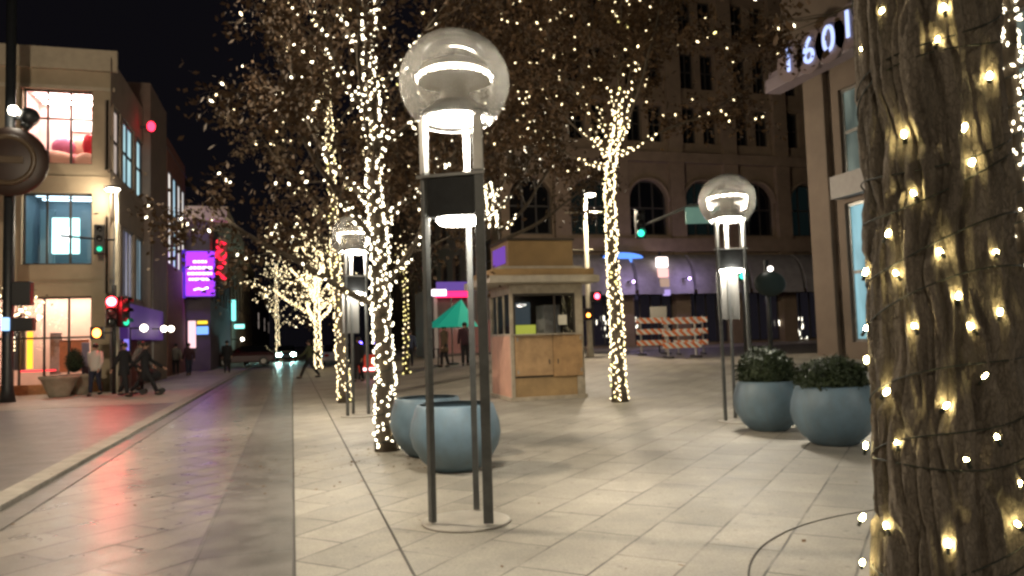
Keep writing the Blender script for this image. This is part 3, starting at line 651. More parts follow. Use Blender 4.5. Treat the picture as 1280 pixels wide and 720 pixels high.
# side wall of corner building
def sideop(u0, v0, u1, v1):
    """opening on the street wall from its near edge column u0 and far edge column u1; v at the near edge"""
    a = sd.px(u0, v1); c = sd.px(u0, v0); e = sd.px(u1, v0); return (a[0], a[1], e[0], c[1])
so = [sideop(138,125,151,212), sideop(154,148,168,230), sideop(171,170,185,246)]
so = [(o[0], so[0][1], o[2], so[0][3]) for o in so]
so2 = [(o[0], so[0][1]-4.6, o[2], so[0][3]-4.4) for o in so]
_, zsd = sd.px(139, 90)
Ls = so[-1][2]+1.0
b = MB(); sd.wall(b, 0, Ls, 0, ztop, so+so2, .2); b.build('street_wall', mat('shaded_side_panel', (.20,.16,.125), .8, var=.15, vscale=1), LB, org=LB.location)  # side wall in a darker brown than the front
LWs = [lit_window('lit_cream', (.5,.42,.36), (1,.8,.7), .55), lit_window('lit_cyan', (.25,.45,.6), (.6,.95,1), .75), lit_window('lit_blue', (.2,.35,.45), (.5,.7,.8), .5), lit_window('lit_violet', (.25,.25,.45), (.6,.6,.75), .4)]
LWb = [lit_window('lit_far_cream', (.6,.6,.6), (1,.9,.8), 1.0), lit_window('lit_far_cyan', (.3,.5,.6), (.6,.85,1), 1.0)]
for i, o in enumerate(so): sd.window(LB, o, WFRAME, LWs[(0,1,1)[i]], 2, 2, .15, .1)
for i, o in enumerate(so2): sd.window(LB, o, STEEL, LWs[(2,3,2)[i]], 3, 1, .15, .1)
b = MB(); sd.box(b, 0.05, Ls, .0, .5, so2[0][1]-1.7, so2[0][1]-.35); b.build('sign_band', mat('purple_fascia', (.13,.07,.26), .6, em=(.25,.08,.8), es=.10), LB, org=LB.location)
for k in range(6):
    b = MB(); u_ = .3+(Ls-.6)*k/5; sd.box(b, u_-.2, u_+.2, 0, .25, .05, so2[0][1]-1.7)
    b.build('shopfront_pier', mat('red_brown_pier', (.24,.10,.08), .7, var=.2), LB, org=LB.location)
for k in range(5):
    b = MB(); u_ = .3+(Ls-.6)*(k+.5)/5; sd.box(b, u_-.45, u_+.45, -.0, .05, .3, so2[0][1]-1.9)
    b.build('shop_glass', mat('warm_shop_glass', (.03,.02,.02), .1, em=(.9,.35,.25), es=.09), LB, org=LB.location)
# --- further left buildings
def slab_building(name, u_near, u_far, v_top, label, wm, xs=X0, front=None, wins=None, cornice=None, zt=None, setb=0, ystart=None):
    if ystart: setb = PY(u_near, 350, ystart).x-xs
    f = Facade((xs+setb, 0, 0), (0,1,0), (1,0,0)); a = f.px(u_near, v_top); c = f.px(u_far, v_top); z = zt or a[1]; y0, y1 = a[0], c[0]
    t = thing(name, (xs+setb, y0, .09), label, 'building'); b = MB()
    ops = wins(f, y0, y1, z) if wins else []
    f.wall(b, y0, y1, 0, z, [o[0] for o in ops], .2)
    b.quad((xs+setb-14,y0,0),(xs+setb,y0,0),(xs+setb,y0,z),(xs+setb-14,y0,z)); b.quad((xs+setb-14,y0,z),(xs+setb,y0,z),(xs+setb,y1,z),(xs+setb-14,y1,z))
    b.build('wall', wm, t, org=t.location)
    for o, pm in ops: f.window(t, o, WFRAME, pm, 1, 2, .08, .06)
    if cornice:
        b = MB(); f.box(b, y0-.6, y1+.1, .003, cornice[0], z-cornice[1], z+.12); b.bbox((xs+setb-14, y0-.6, z-cornice[1]), (xs+setb+.002, y0-.01, z+.12)); b.build('cornice', cornice[2], t, org=t.location)
    return t, f, y0, y1, z
def grid_wins(n, zr, lits, frac=.6):
    def g(f, y0, y1, z):
        r = []; k = 0
        for zi, (za, zb) in enumerate(zr):
            for i in range(n):
                w_ = (y1-y0)/n; r.append(((y0+w_*(i+.5-frac/2), za, y0+w_*(i+.5+frac/2), zb), lits[k % len(lits)])); k += 1
        return r
    return g
ztB = ztop
slab_building('dark_panel_building', 188, 208, 120, 'dark narrow building with a red roof beacon beside the tan shop building', DKSTUC, setb=.3, zt=ztop+1.2)
rb_ = slab_building('red_brick_building', 209, 231, 150, 'dark brick building with a row of tall lit upper windows', mat('dark_red_brick', (.14,.06,.045), .8, var=.3, vscale=3), wins=grid_wins(4, [(6.2,11.4)], [LWb[0],LWb[1],LWb[0]], .62), setb=-.05, zt=ztop+.6)
cream = mat('cream_cornice', (.60,.50,.36), .7, var=.1)
pb_ = slab_building('purple_lit_building', 262, 288, 262, 'dark building with a cream cornice carrying the purple screen', mat('violet_grey_render', (.11,.09,.12), .8, var=.2, vscale=1), cornice=(1.1,.75,cream), ystart=rb_[3]+.05, wins=grid_wins(6, [(4.5,7)], [DARKGLASS], .4))
slab_building('beige_building', 289, 312, 304, 'narrow beige building farther down the left row', mat('beige_wall', (.36,.29,.23), .8, var=.15, vscale=.5), cornice=(.6,.5,cream), setb=pb_[1].O.x-X0+.1, wins=grid_wins(7, [(5,7.5),(9,11.5)], [DARKGLASS], .4))
slab_building('distant_dark_building', 314, 336, 345, 'low dark building at the far end of the left row', mat('dark_far_wall', (.09,.07,.06), .8, var=.2, vscale=.3), setb=pb_[1].O.x-X0+.3, wins=grid_wins(9, [(4,6.5)], [DARKGLASS, DARKGLASS, LWs[0]], .4))
# red beacon
q = PX(189,158,X0+.55); t = thing('beacon', q, 'small red warning light high on the dark building', 'light'); b = MB(); b.ball((0,0,0), .17, 12, 8, (1,1,1.3)); b.build('lens', emit('red_lamp', (1,.02,.05), 7), t); b = MB(); b.box((-.25,0,-.05),(.4,.08,.1)); b.build('bracket', BLACK, t)

# --- big stone building on the right side of the crossing
STONE = mat('brown_sandstone', (.21,.155,.108), .85, base2=(.29,.215,.15), vscale=1.5, bump=.35, bscale=12)
YB = 47.0; XB = 13.0
RBt = thing('stone_building', (XB, YB, .6), 'massive brown stone building with arched windows behind the barricades', 'building')
rf = Facade((XB, YB, 0), (1,0,0), (0,-1,0)); W_ = 34.0; HT = 34
zc1 = rf.px(900,305)[1]; zc2 = rf.px(900,198)[1]
bays = 8; bw = W_/bays; ops = []; arches = []
for i in range(bays):
    c = bw*(i+.5); arches.append((c-bw*.34, zc1+.6, c+bw*.34, zc2-1.7))
    ops.append((c-bw*.38, .8, c+bw*.38, zc1-3.4))
    for j in range(5):
        z = zc2+1.0+j*3.9
        for s_ in (-1, 1): ops.append((c+s_*bw*.19-bw*.13, z, c+s_*bw*.19+bw*.13, z+2.6))
b = MB(); rf.wall(b, 0, W_, 0, HT, ops+arches, .5); b.build('wall', STONE, RBt, org=RBt.location)
for (u0,z0,u1,z1) in arches:   # spandrels closing the top corners into an arch
    b = MB(); r = (u1-u0)/2; cu = (u0+u1)/2; cz = z1-r
    for s_ in (-1,1):
        for k in range(8):
            a0, a1 = PI/2*k/8, PI/2*(k+1)/8
            p0, p1 = (cu+s_*r*math.sin(a0), cz+r*math.cos(a0)), (cu+s_*r*math.sin(a1), cz+r*math.cos(a1))
            b.add([rf.P(p0[0],.002,p0[1]), rf.P(p1[0],.002,p1[1]), rf.P(p1[0],.002,z1+.01), rf.P(p0[0],.002,z1+.01), rf.P(p0[0],-.4,p0[1]), rf.P(p1[0],-.4,p1[1])], [(0,1,2,3),(0,4,5,1)])
    b.tube([rf.P(cu+ (r+.12)*math.cos(PI*k/16), .05, cz+(r+.12)*math.sin(PI*k/16)) for k in range(17)], .14, 8)
    b.build('arch_surround', STONE, RBt, org=RBt.location)
DG2 = mat('dark_glass_teal', (.01,.016,.016), .12, em=(.3,.6,.6), es=.006)
for k, o in enumerate(arches): rf.window(RBt, o, WFRAME, DG2 if k % 2 else DARKGLASS, 3, 2, .42, .12)
for k, o in enumerate(ops): 
    if o[1] > 1: rf.window(RBt, o, WFRAME, DARKGLASS, 2, 2, .4, .1)
for i in range(bays+1):
    b = MB(); rf.box(b, max(bw*i-.55,0), min(bw*i+.55,W_), .0, .38, 0, HT)
    b.build('pier', STONE, RBt, org=RBt.location)
b = MB()
for z, h, d in ((zc1-.6,.9,.55),(zc2-.5,.7,.5),(zc2+3.75,.3,.2),(zc2+7.9,.5,.45),(zc2+11.9,.3,.2)): rf.box(b, -.1, W_, 0, d, z, z+h)
b.build('belt_course', STONE, RBt, org=RBt.location)
SHOPG = mat('dim_shop_glass', (.012,.01,.016), .1, em=(.5,.45,.6), es=.012)
for o in ops:
    if o[1] < 1: rf.window(RBt, o, WFRAME, SHOPG, 4, 1, .4, .1, name='shop_window')
b = MB(); sw = Facade((XB, YB, 0), (0,1,0), (-1,0,0)); sops = []
for i in range(12):
    for j in range(6): sops.append((2+i*5.2, 5.5+j*4.4, 4.8+i*5.2, 8.3+j*4.4))
sw.wall(b, 0, 66, 0, 30, sops, .4); b.build('side_wall', STONE, RBt, org=RBt.location)
for o in sops[:36]: sw.window(RBt, o, WFRAME, DARKGLASS, 2, 2, .3, .1)
# awnings
AWN = mat('violet_grey_awning', (.30,.285,.29), .8, var=.2, vscale=2)
for i in range(bays):
    c = bw*(i+.5); t = thing('awning', rf.P(c, .4, zc1-3.3), ('violet grey shop awning, %s along the stone building' % ('first','second','third','fourth','fifth','sixth','seventh','eighth')[i]), 'awning', 'shop awnings on the stone building')
    b = MB(); hw = bw*.47; n = 10
    vs = []
    for k in range(n+1):
        a = PI/2*k/n; vs += [Vector((-hw, -1.7*math.sin(a), 2.5*math.cos(a))), Vector((hw, -1.7*math.sin(a), 2.5*math.cos(a)))]
    b.add(vs, [(2*k, 2*k+1, 2*k+3, 2*k+2) for k in range(n)], True)
    for s_ in (-hw, hw):
        b.add([Vector((s_,0,0))]+[Vector((s_, -1.7*math.sin(PI/2*k/n), 2.5*math.cos(PI/2*k/n))) for k in range(n+1)], [(0,k,k+1) for k in range(1,n+1)])
    b.build('canopy', AWN, t); b = MB(); b.box((0,-1.7,-.14),(2*hw,.03,.28)); b.build('valance', AWN, t)
# indoor string lights in the shop windows: small vertical sparkles
for k, (ua, ub, lab) in enumerate(((742,800,'white icicle lights in the shop window behind the leaning lit trunk'), (975,1010,'white icicle lights in the shop window left of the corner building'))):
    rnd = random.Random(k); a = rf.px(ua, 430); c = rf.px(ub, 398); o_ = rf.P((a[0]+c[0])/2, -.1, a[1]); t = thing('icicle_lights', o_, lab, 'string lights', 'icicle lights in shop windows')
    for j in range(34):
        x = rnd.uniform(-1,1)*(c[0]-a[0])/2; z = rnd.uniform(.1,1)*(c[1]-a[1]); b = MB(); b.tube([(x,0,z),(x+.01,0,z+rnd.uniform(.1,.35))], .022, 5); b.build('light_drop', emit('icicle', (1,.93,.75), 4), t)
    b = MB(); b.tube([(-(c[0]-a[0])/2,0,c[1]-a[1]),((c[0]-a[0])/2,0,c[1]-a[1])], .015, 5); b.build('cord', CORD, t)
# blue lit sign and white sign
q = PY(779,322,YB-1.2); t = thing('shop_sign', q, 'long blue glowing shop sign over the awnings, behind the leaning lit trunk', 'sign')
b = MB(); b.ball((0,0,0), 1, 24, 10, (1.45,.08,.34)); b.build('sign_face', emit('blue_sign', (.12,.30,1), 1.5), t); b = MB(); b.box((0,.12,0),(3.1,.1,.5)); b.build('backing', BLACK, t)
q = PY(828,342,YB-2.0); t = thing('blade_sign', q, 'bright white vertical sign between the two purple lit awnings', 'sign')
for (dx, dz, r, m_) in ((0,.75,.42,emit('white_sign', (1,.85,.78), 3.2)), (.05,.05,.38,emit('pink_sign', (1,.55,.5), 1.3)), (.1,-.6,.36,emit('tan_sign', (.75,.5,.38), .6)), (.25,-1.25,.25,emit('violet_sign', (.6,.45,1), .8))):
    b = MB(); b.box((dx,0,dz),(r*1.9,.3,r*1.6)); b.build('sign_panel', m_, t, bevel=.08)
b = MB(); b.box((0,.3,0),(.12,.12,3)); b.build('bracket', BLACK, t)

for k, (u_, v_) in enumerate(((792,352), (862,348))):
    q = PY(u_, v_, YB-2.9); t = thing('wall_lamp', q, ('violet wall lamp left of the white blade sign', 'violet wall lamp right of the white blade sign')[k], 'lamp', 'violet lamps over the awnings')
    b = MB(); b.ball((0,0,0), .08, 10, 8); b.build('lens', emit('violet_lamp', (.6,.42,1), 14), t); b = MB(); b.box((0,.9,.05),(.05,1.8,.05)); b.build('bracket', BLACK, t)
    sp = bpy.data.lights.new('violet_glow', 'POINT'); sp.energy = 70; sp.color = (.62,.46,1); sp.shadow_soft_size = .1; lo = bpy.data.objects.new('violet_glow', sp); col.objects.link(lo); lo.parent = t; lo.location = (0,-.5,.1)

# --- 1601 corner building
c1 = G(1046,446); XC = c1.x+.1
CB = thing('corner_office_building', (XC, c1.y, .6), 'brown corner building with lit digits on its canopy beside the bark trunk', 'building')
cf = Facade((XC, 0, 0), (0,1,0), (-1,0,0)); ccol = mat('taupe_stone', (.17,.13,.10), .8, var=.12, vscale=1.2, bump=.2)
yfar = cf.px(992,300)[0]; ycol = cf.px(1022,300)[0]; y_a = cf.px(1050,165)[0]; 
zs_hi = cf.px(1050,112)[1]; zs_lo = cf.px(1050,222)[1]; zc_lo = cf.px(1050,250)[1]
ops = []
yy = y_a
while yy > -8:
    ops.append((yy-2.6, zs_lo, yy, zs_hi)); ops.append((yy-2.6, 1.0, yy, zc_lo-.2)); yy -= 3.3
b = MB(); cf.wall(b, -10, ycol, 0, 22, ops, .25); b.quad((XC,ycol,0),(XC+20,ycol,0),(XC+20,ycol,22),(XC,ycol,22)); b.bbox((XC+.01,ycol+.001,zs_hi+2.2),(XC+20,yfar,22)); b.build('wall', ccol, CB, org=CB.location)
GW = lit_window('lit_green_room', (.10,.14,.12), (.5,.60,.50), .35); GW2 = lit_window('lit_cyan_room', (.1,.3,.35), (.45,.85,.95), .6)
for k, o in enumerate(ops): cf.window(CB, o, STEEL, (GW, GW2, GW2, GW)[k % 4] if k < 12 else DARKGLASS, 2, 2, .2, .12)
b = MB(); cf.box(b, cf.px(1046,300)[0], ycol+.1, .002, .25, 0, zs_hi+1.0); b.build('corner_pier', ccol, CB, org=CB.location, bevel=.05)
b = MB(); cf.box(b, -10, y_a+.2, .002, .45, zc_lo, zs_lo); b.build('spandrel', mat('pale_spandrel', (.32,.30,.29), .6, var=.1), CB, org=CB.location)
# canopy with numerals
zcan = cf.px(1000,103)[1]-.25
cn0, cn1 = ycol-9, cf.px(987,100)[0]
b = MB(); cf.box(b, cn0, cn1, .51, 1.25, zcan-.1, zcan+.45); cf.box(b, cn0, cn1, .51, 1.05, zcan+.45, zcan+.75); b.build('canopy', mat('violet_taupe_metal', (.22,.18,.2), .5, var=.1), CB, org=CB.location, bevel=.03)
nums = thing('address_numerals', cf.P(cf.px(1010,80)[0], 1.0, zcan+1.5), 'glowing blue white address numerals 1601 standing on the canopy', 'sign')
cfn = Facade((XC-1.32, 0, 0), (0,1,0), (-1,0,0))
for (u, v, ch) in ((987,76,'1'),(1012,65,'6'),(1037,50,'0'),(1061,32,'1')):
    a = cfn.px(u, v); P0 = cfn.P(a[0], 0, a[1]); rel = P0-nums.location
    b = MB(); b.tube([(rel.x+.06,rel.y,rel.z),(rel.x+.0,rel.y,rel.z)], .82, 24); d_ = b.build('numeral_disc', mat('smoked_disc', (.22,.17,.17), .4), nums)
    cu = bpy.data.curves.new('numeral', 'FONT'); cu.body = ch; cu.size = 1.45; cu.extrude = .03; cu.align_x = 'CENTER'; cu.align_y = 'CENTER'; cu.materials.append(emit('numeral_blue', (.45,.55,1), 1.5))
    oc = bpy.data.objects.new('numeral_text', cu); me_ = bpy.data.meshes.new_from_object(oc); bpy.data.objects.remove(oc); o = bpy.data.objects.new('numeral', me_); col.objects.link(o); o.parent = d_; o.location = (rel.x-.06, rel.y, rel.z); o.rotation_euler = (PI/2, 0, -PI/2)

# ------------------------------------------------------------------ kiosk
k1, k2 = G(641,502), G(734,497)
kd = (k2-k1); kw = kd.length; krz = math.atan2(kd.y, kd.x)
kw = 93/F*depth_of(k1)/.95
krz = .0; kw *= 1.0
KT = thing('kiosk', k1, 'small tan kiosk with flat overhanging roof and a raised brown top box', 'kiosk', rz=krz)
TAN = mat('tan_plywood', (.36,.225,.11), .6, var=.3, vscale=3, bump=.15); OCH = mat('ochre_panel', (.28,.18,.08), .6, var=.3, vscale=1.5)
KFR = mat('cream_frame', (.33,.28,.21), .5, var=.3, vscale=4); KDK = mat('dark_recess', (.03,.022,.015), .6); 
Zr = zabove(k1, 641, 355); Kd = 2.0
def kb(name, m, *boxes, parent=KT, bevel=0):
    b = MB()
    for a, c in boxes: b.bbox(a, c)
    return b.build(name, m, parent, bevel=bevel)
zw = zabove(k1,641,420); zp = zabove(k1,641,472)
kb('base_plinth', KFR, ((-.04,-.04,0),(kw+.04,Kd+.04,.09)))
kb('corner_post', KFR, ((0,0,.09),(.08,.08,Zr))); kb('corner_post', KFR, ((kw-.20,0,.09),(kw,.08,Zr))); kb('corner_post', KFR, ((0,Kd-.08,.09),(.08,Kd,Zr))); kb('corner_post', KFR, ((kw-.08,Kd-.08,.09),(kw,Kd,Zr)))
kb('header', KFR, ((.08,.01,Zr-.24),(kw-.2,.07,Zr)), ((.01,.08,Zr-.24),(.07,Kd-.08,Zr)))
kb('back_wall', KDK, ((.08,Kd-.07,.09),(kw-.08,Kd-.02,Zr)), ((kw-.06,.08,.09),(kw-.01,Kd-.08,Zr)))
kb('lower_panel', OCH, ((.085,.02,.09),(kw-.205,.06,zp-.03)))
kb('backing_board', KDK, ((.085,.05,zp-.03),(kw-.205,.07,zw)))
kb('hatch', TAN, ((.10,-.02,zp+.02),(kw*.56,.02,zw)), bevel=.008)
kb('hatch', mat('tan_plywood_warm', (.33,.195,.085), .6, var=.3, vscale=3), ((kw*.565,-.035,zp-.02),(kw-.06,.0,zw-.01)), bevel=.008)
for x_ in (kw*.50, kw*.62): kb('hatch_pull', DARKMETAL, ((x_,-.055,zp+.30),(x_+.02,-.036,zp+.42)))
for x_, z_ in ((.14,zp+.08),(.14,zw-.14),(kw-.12,zp+.08),(kw-.12,zw-.14)): kb('hinge', STEEL, ((x_,-.045,z_),(x_+.035,-.036,z_+.09)))
kb('notice', mat('faded_paper', (.6,.57,.48), .7), ((kw*.66,.036,zw+.25),(kw*.78,.040,zw+.5)))
kb('counter', KFR, ((.05,-.10,zw+.005),(kw-.2,.10,zw+.04)))
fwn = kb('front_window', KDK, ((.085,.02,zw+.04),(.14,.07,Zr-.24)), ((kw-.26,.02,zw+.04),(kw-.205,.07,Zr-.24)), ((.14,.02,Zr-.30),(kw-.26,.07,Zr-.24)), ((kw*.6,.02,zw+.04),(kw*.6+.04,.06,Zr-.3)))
b = MB(); b.quad((.14,.045,zw+.04),(kw-.26,.045,zw+.04),(kw-.26,.045,Zr-.3),(.14,.045,Zr-.3)); b.build('pane', CLEAR, fwn)
swn = kb('side_window', KFR, ((.01,.08,zw),(.07,Kd-.08,zw+.06)), ((.02,Kd*.35,zw),(.06,Kd*.35+.05,Zr-.24)), ((.02,Kd*.68,zw),(.06,Kd*.68+.05,Zr-.24)))
b = MB(); b.quad((.04,.08,zw),(.04,Kd-.08,zw),(.04,Kd-.08,Zr-.24),(.04,.08,Zr-.24)); b.build('pane', CLEAR, swn)
kb('side_panel', mat('salmon_panel', (.50,.28,.20), .6, var=.15, vscale=3), ((.0,.085,.09),(.05,Kd-.085,zw)))
kb('interior_shelf', mat('kiosk_grey', (.2,.2,.19), .7, var=.3), ((.3,1.3,zw-.1),(kw-.5,1.7,zw+.02)), ((kw*.62,.9,.1),(kw*.85,1.6,Zr-.5)))
kb('interior_lamp', emit('kiosk_yellow', (.75,.8,.12), .45), ((.42,.9,zw+.03),(.95,.98,zw+.28)))
kb('interior_screen', emit('kiosk_dim', (.35,.45,.5), .10), ((.3,1.5,zw+.3),(1.0,1.53,zw+.9)))
kb('roof', mat('roof_edge_metal', (.36,.32,.26), .45, var=.2, vscale=3), ((-.62,-.45,Zr+.005),(kw+.32,Kd+.4,Zr+.19)), bevel=.02)
kb('roof_deck', OCH, ((-.5,-.34,Zr+.192),(kw+.2,Kd+.3,Zr+.36)))
zt_ = zabove(k1,641,300)
kb('roof_tier', mat('roof_edge_metal', (.45,.41,.34)), ((-.25,-.15,Zr+.362),(kw-.02,Kd+.1,Zr+.44)))
kb('top_box', mat('bronze_top_panel', (.22,.14,.06), .5, var=.15, vscale=2), ((.0,-.0,Zr+.442),(kw-.22,Kd-.3,zt_)))
kb('top_cap', KDK, ((-.04,-.04,zt_+.002),(kw-.18,Kd-.26,zt_+.05)))
vs_ = kb('side_sign', emit('violet_panel_sign', (.32,.12,.75), .55), ((-.035,.25,Zr+.55),(-.005,Kd-.6,zt_-.12)))

# ------------------------------------------------------------------ street furniture
RED = emit('signal_red', (1,.03,.04), 45); GRN = emit('signal_green', (.04,1,.5), 1.2); ORG = emit('signal_orange', (1,.28,.04), 14); WHT = emit('lamp_head', (1,.9,.72), 40)
def cobra(base, uh, vh, label, pr=.09, armlen=.5, rz=0, power=160, col_=CREAMPOLE):
    h = zabove(base, uh, vh); t = thing('street_light', base, label, 'street light', 'tall street lights', rz)
    b = MB(); b.tube([(0,0,0),(0,0,.5),(0,0,h-.1)], [pr*1.3,pr,pr*.6], 14); b.build('pole', col_, t)
    b = MB(); b.tube([(0,0,h-.25),(armlen*.4,0,h-.02),(armlen,0,h+.05)], .035, 8); b.build('arm', col_, t)
    b = MB(); b.ball((armlen,0,h+.06), .24, 16, 8, (1.3,.7,.35)); hd = b.build('head', STEEL, t)
    b = MB(); b.ball((armlen,0,h-.01), .2, 16, 8, (1.2,.8,.4)); b.build('lens', WHT, hd)
    ld = bpy.data.lights.new('street_light_glow', 'POINT'); ld.energy = power; ld.color = (1,.84,.62); ld.shadow_soft_size = .15; lo = bpy.data.objects.new('street_light_glow', ld); col.objects.link(lo); lo.parent = t; lo.location = (armlen,0,h-.25)
    return t, h
def signal(root, p, faces, rz=0, lit=None, m=None, r=.13, n=3):
    """a signal head with n lenses; lit: index of the lit lens"""
    Rm = Matrix.Rotation(rz, 3, 'Z'); b = MB(); p = Vector(p); b.box(p, (.36,.24,.36*n), Rm); hd = b.build('signal_head', BLACK, root, bevel=.03)
    for k in range(n):
        c = p+Vector((0,0,.36*(k-(n-1)/2))); f = Rm @ Vector((0,-.13,0))
        b = MB(); b.ball(c+f, r, 12, 8, (1,.35,1), rot=Rm); b.build('lens', m if k == lit else mat('dark_lens', (.02,.02,.02), .2), hd)
        b = MB(); vs = []; 
        for j in range(13):
            a = PI*j/12; q = Vector((math.cos(a)*(r+.02), 0, math.sin(a)*(r+.02))); vs += [c+f+Rm@q, c+f+Rm@(q+Vector((0,-.2,0)))]
        b.add(vs, [(2*j,2*j+1,2*j+3,2*j+2) for j in range(12)]); b.build('visor', BLACK, hd)
    return hd
# left pole assembly with street light and signals
SLb = G(146,490)
t, h = cobra(SLb, 135, 236, 'cream street light pole at the corner of the tan building, with signal heads', .10, -.15, power=300)
z1 = zabove(SLb, 140, 300); b = MB(); b.tube([(0,0,z1),(-.9,-.1,z1+.05),(-1.8,-.2,z1+.12)], .04, 8); b.build('mast_arm', DARKMETAL, t)
signal(t, (-.55,-.15,z1), 1, .2, 0, GRN, .09)
TS = thing('traffic_signal', SLb+Vector((.15,-1.2,0)), 'traffic signal showing bright red beside the tan building, orange hand below', 'traffic signal', 'traffic signals')
zr_ = zabove(SLb, 143, 380); b = MB(); b.tube([(0,0,0),(0,0,zr_+.6)], .07, 10); b.build('pole', DARKMETAL, TS)
hd = signal(TS, (-.05,-.22,zr_-.36), 1, .25, 2, RED, .16)
signal(TS, (.32,-.1,zr_-.35), 1, .9, 0, GRN, .12)
ld = bpy.data.lights.new('red_glow', 'POINT'); ld.energy = 150; ld.color = (1,.02,.03); ld.shadow_soft_size = .14; lo = bpy.data.objects.new('red_glow', ld); col.objects.link(lo); lo.parent = TS; lo.location = (.05,-.62,zr_)
zo = zabove(SLb, 126, 417); b = MB(); b.box((-.5,-.1,zo),(.42,.25,.42)); ph = b.build('pedestrian_signal', BLACK, TS); b = MB(); b.ball((-.5,-.23,zo), .13, 12, 8, (1,.3,1.2)); b.build('hand_symbol', ORG, ph)
b = MB(); b.tube([(-.35,-.05,zo),(0,0,zo)], .03, 6); b.build('bracket', BLACK, TS)
# left foreground pole with round hanging sign
LPb = G(9,503)
t = thing('signal_pole', LPb, 'dark pole with a round dark hanging sign at the left edge', 'pole')
hh = zabove(LPb, 5, -60); b = MB(); b.tube([(0,0,0),(0,0,.4),(0,0,hh)], [.24,.17,.14], 16); b.build('pole', DARKMETAL, t)
zc = zabove(LPb, 12, 205); b = MB(); Rm = Matrix.Rotation(PI/2, 3, 'X')
cx_ = .12
b.ball((cx_,-.35,zc), 1.08, 40, 20, (1,.28,1.02)); b.build('round_sign', mat('dark_brown_sign', (.035,.018,.012), .5, var=.2), t)
b = MB(); b.lathe([(.66,-.03),(.80,-.03),(.80,.03),(.66,.03),(.66,-.03)], (0,0,0), 48); b.v = [tuple(Vector((cx_,-.63,zc))+Rm@Vector(p)) for p in b.v]; b.build('sign_ring', mat('bronze_ring', (.09,.06,.035), .4), t)
b = MB(); b.box((cx_,-.64,zc),(.9,.04,.22)); b.build('sign_bar', mat('bronze_ring', (.09,.06,.035), .4), t, bevel=.03)
zz = zabove(LPb, 30, 150); b = MB(); b.ball((.62,-.3,zz), .30, 16, 10, (1,1,1)); b.tube([(0,0,zz+.05),(.62,-.3,zz-.1)], .06, 8); b.tube([(.62,-.3,zz-.2),(.5,-.35,zc+1.1)], .16, 10); b.build('hanger', DARKMETAL, t)
b = MB(); b.ball((.22,-.45,zabove(LPb,15,143)), .15, 12, 8); b.build('lamp', WHT, t)
zz = zabove(LPb, 28, 406); b = MB(); b.box((.48,-.2,zz),(.62,.35,.42)); ps = b.build('pedestrian_signal', BLACK, t, bevel=.03); b = MB(); b.box((.02,-.30,zz+.02),(.14,.3,.40)); b.build('blue_light', emit('blue_white', (.35,.6,1), 2), ps)
zz = zabove(LPb, 28, 368); b = MB(); b.box((.45,-.2,zz),(.55,.35,.75)); b.build('signal_box', BLACK, t, bevel=.03)
# right street light + signals
RSb = G(738,446)
t, h = cobra(RSb, 733, 243, 'cream street light with cross arms standing behind the kiosk', .13, .25, power=2300)
for v_, L0, L1_ in ((266,-.9,1.0),(313,-1.0,.3)):
    z_ = zabove(RSb, 735, v_); b = MB(); b.tube([(L0,0,z_),(L1_,0,z_+.03)], .04, 8); 
    if v_ == 313: b.tube([(L0,0,z_),(L0-.15,0,z_-.1),(L0+.05,0,z_-.4)], .05, 8)
    b.build('cross_arm', CREAMPOLE, t)
z_ = zabove(RSb, 741, 371); b = MB(); b.box((.2,-.35,z_),(.42,.3,.42)); ps = b.build('pedestrian_signal', BLACK, t, bevel=.03); b = MB(); b.ball((.2,-.51,z_), .12, 12, 8, (1,.3,1)); b.build('hand_symbol', emit('red_hand', (1,.06,.1), 12), ps)
z_ = zabove(RSb, 733, 393); b = MB(); b.box((-.18,-.3,z_),(.3,.3,.5)); ps = b.build('signal_box', BLACK, t, bevel=.03); b = MB(); b.ball((-.2,-.46,z_-.05), .08, 10, 6); b.build('small_orange_light', ORG, ps)
# mast arm signal at right
MAb = G(936,452)
t = thing('traffic_signal', MAb, 'traffic signal with long mast arm and pale green street sign behind the right globe lamp', 'traffic signal', 'traffic signals')
zt = zabove(MAb, 932, 250); b = MB(); b.tube([(0,0,0),(0,0,zt+.4)], [.16,.10], 12); b.build('pole', DARKMETAL, t)
dd = depth_of(MAb); al = (936-806)/F*dd
rx = Vector((math.cos(-YAW), math.sin(-YAW), 0))
b = MB(); b.tube([(0,0,zt),(-al*.5*rx.x,-al*.5*rx.y,zt-.15),(-al*rx.x,-al*rx.y,zt-.9)], [.09,.07,.04], 10); b.build('mast_arm', mat('grey_arm', (.2,.2,.19), .5), t)
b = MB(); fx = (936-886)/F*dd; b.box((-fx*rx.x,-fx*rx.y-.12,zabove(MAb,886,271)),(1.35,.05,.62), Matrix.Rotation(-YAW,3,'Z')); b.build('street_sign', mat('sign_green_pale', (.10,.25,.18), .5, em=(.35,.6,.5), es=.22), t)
signal(t, (-al*rx.x,-al*rx.y-.1,zabove(MAb,809,281)-.1), 1, -YAW, 0, emit('green_dim', (.05,1,.6), 2), .13)
z_ = zabove(MAb, 930, 340); signal(t, (-.25,-.2,z_+.2), 1, -YAW, 0, emit('green_dim', (.05,1,.6), 2), .13)
z_ = zabove(MAb, 915, 371); b = MB(); b.box((-.75,-.2,z_),(.48,.12,.5)); b.build('blue_symbol_sign', emit('blue_symbol', (.15,.35,1), 1.3), t)
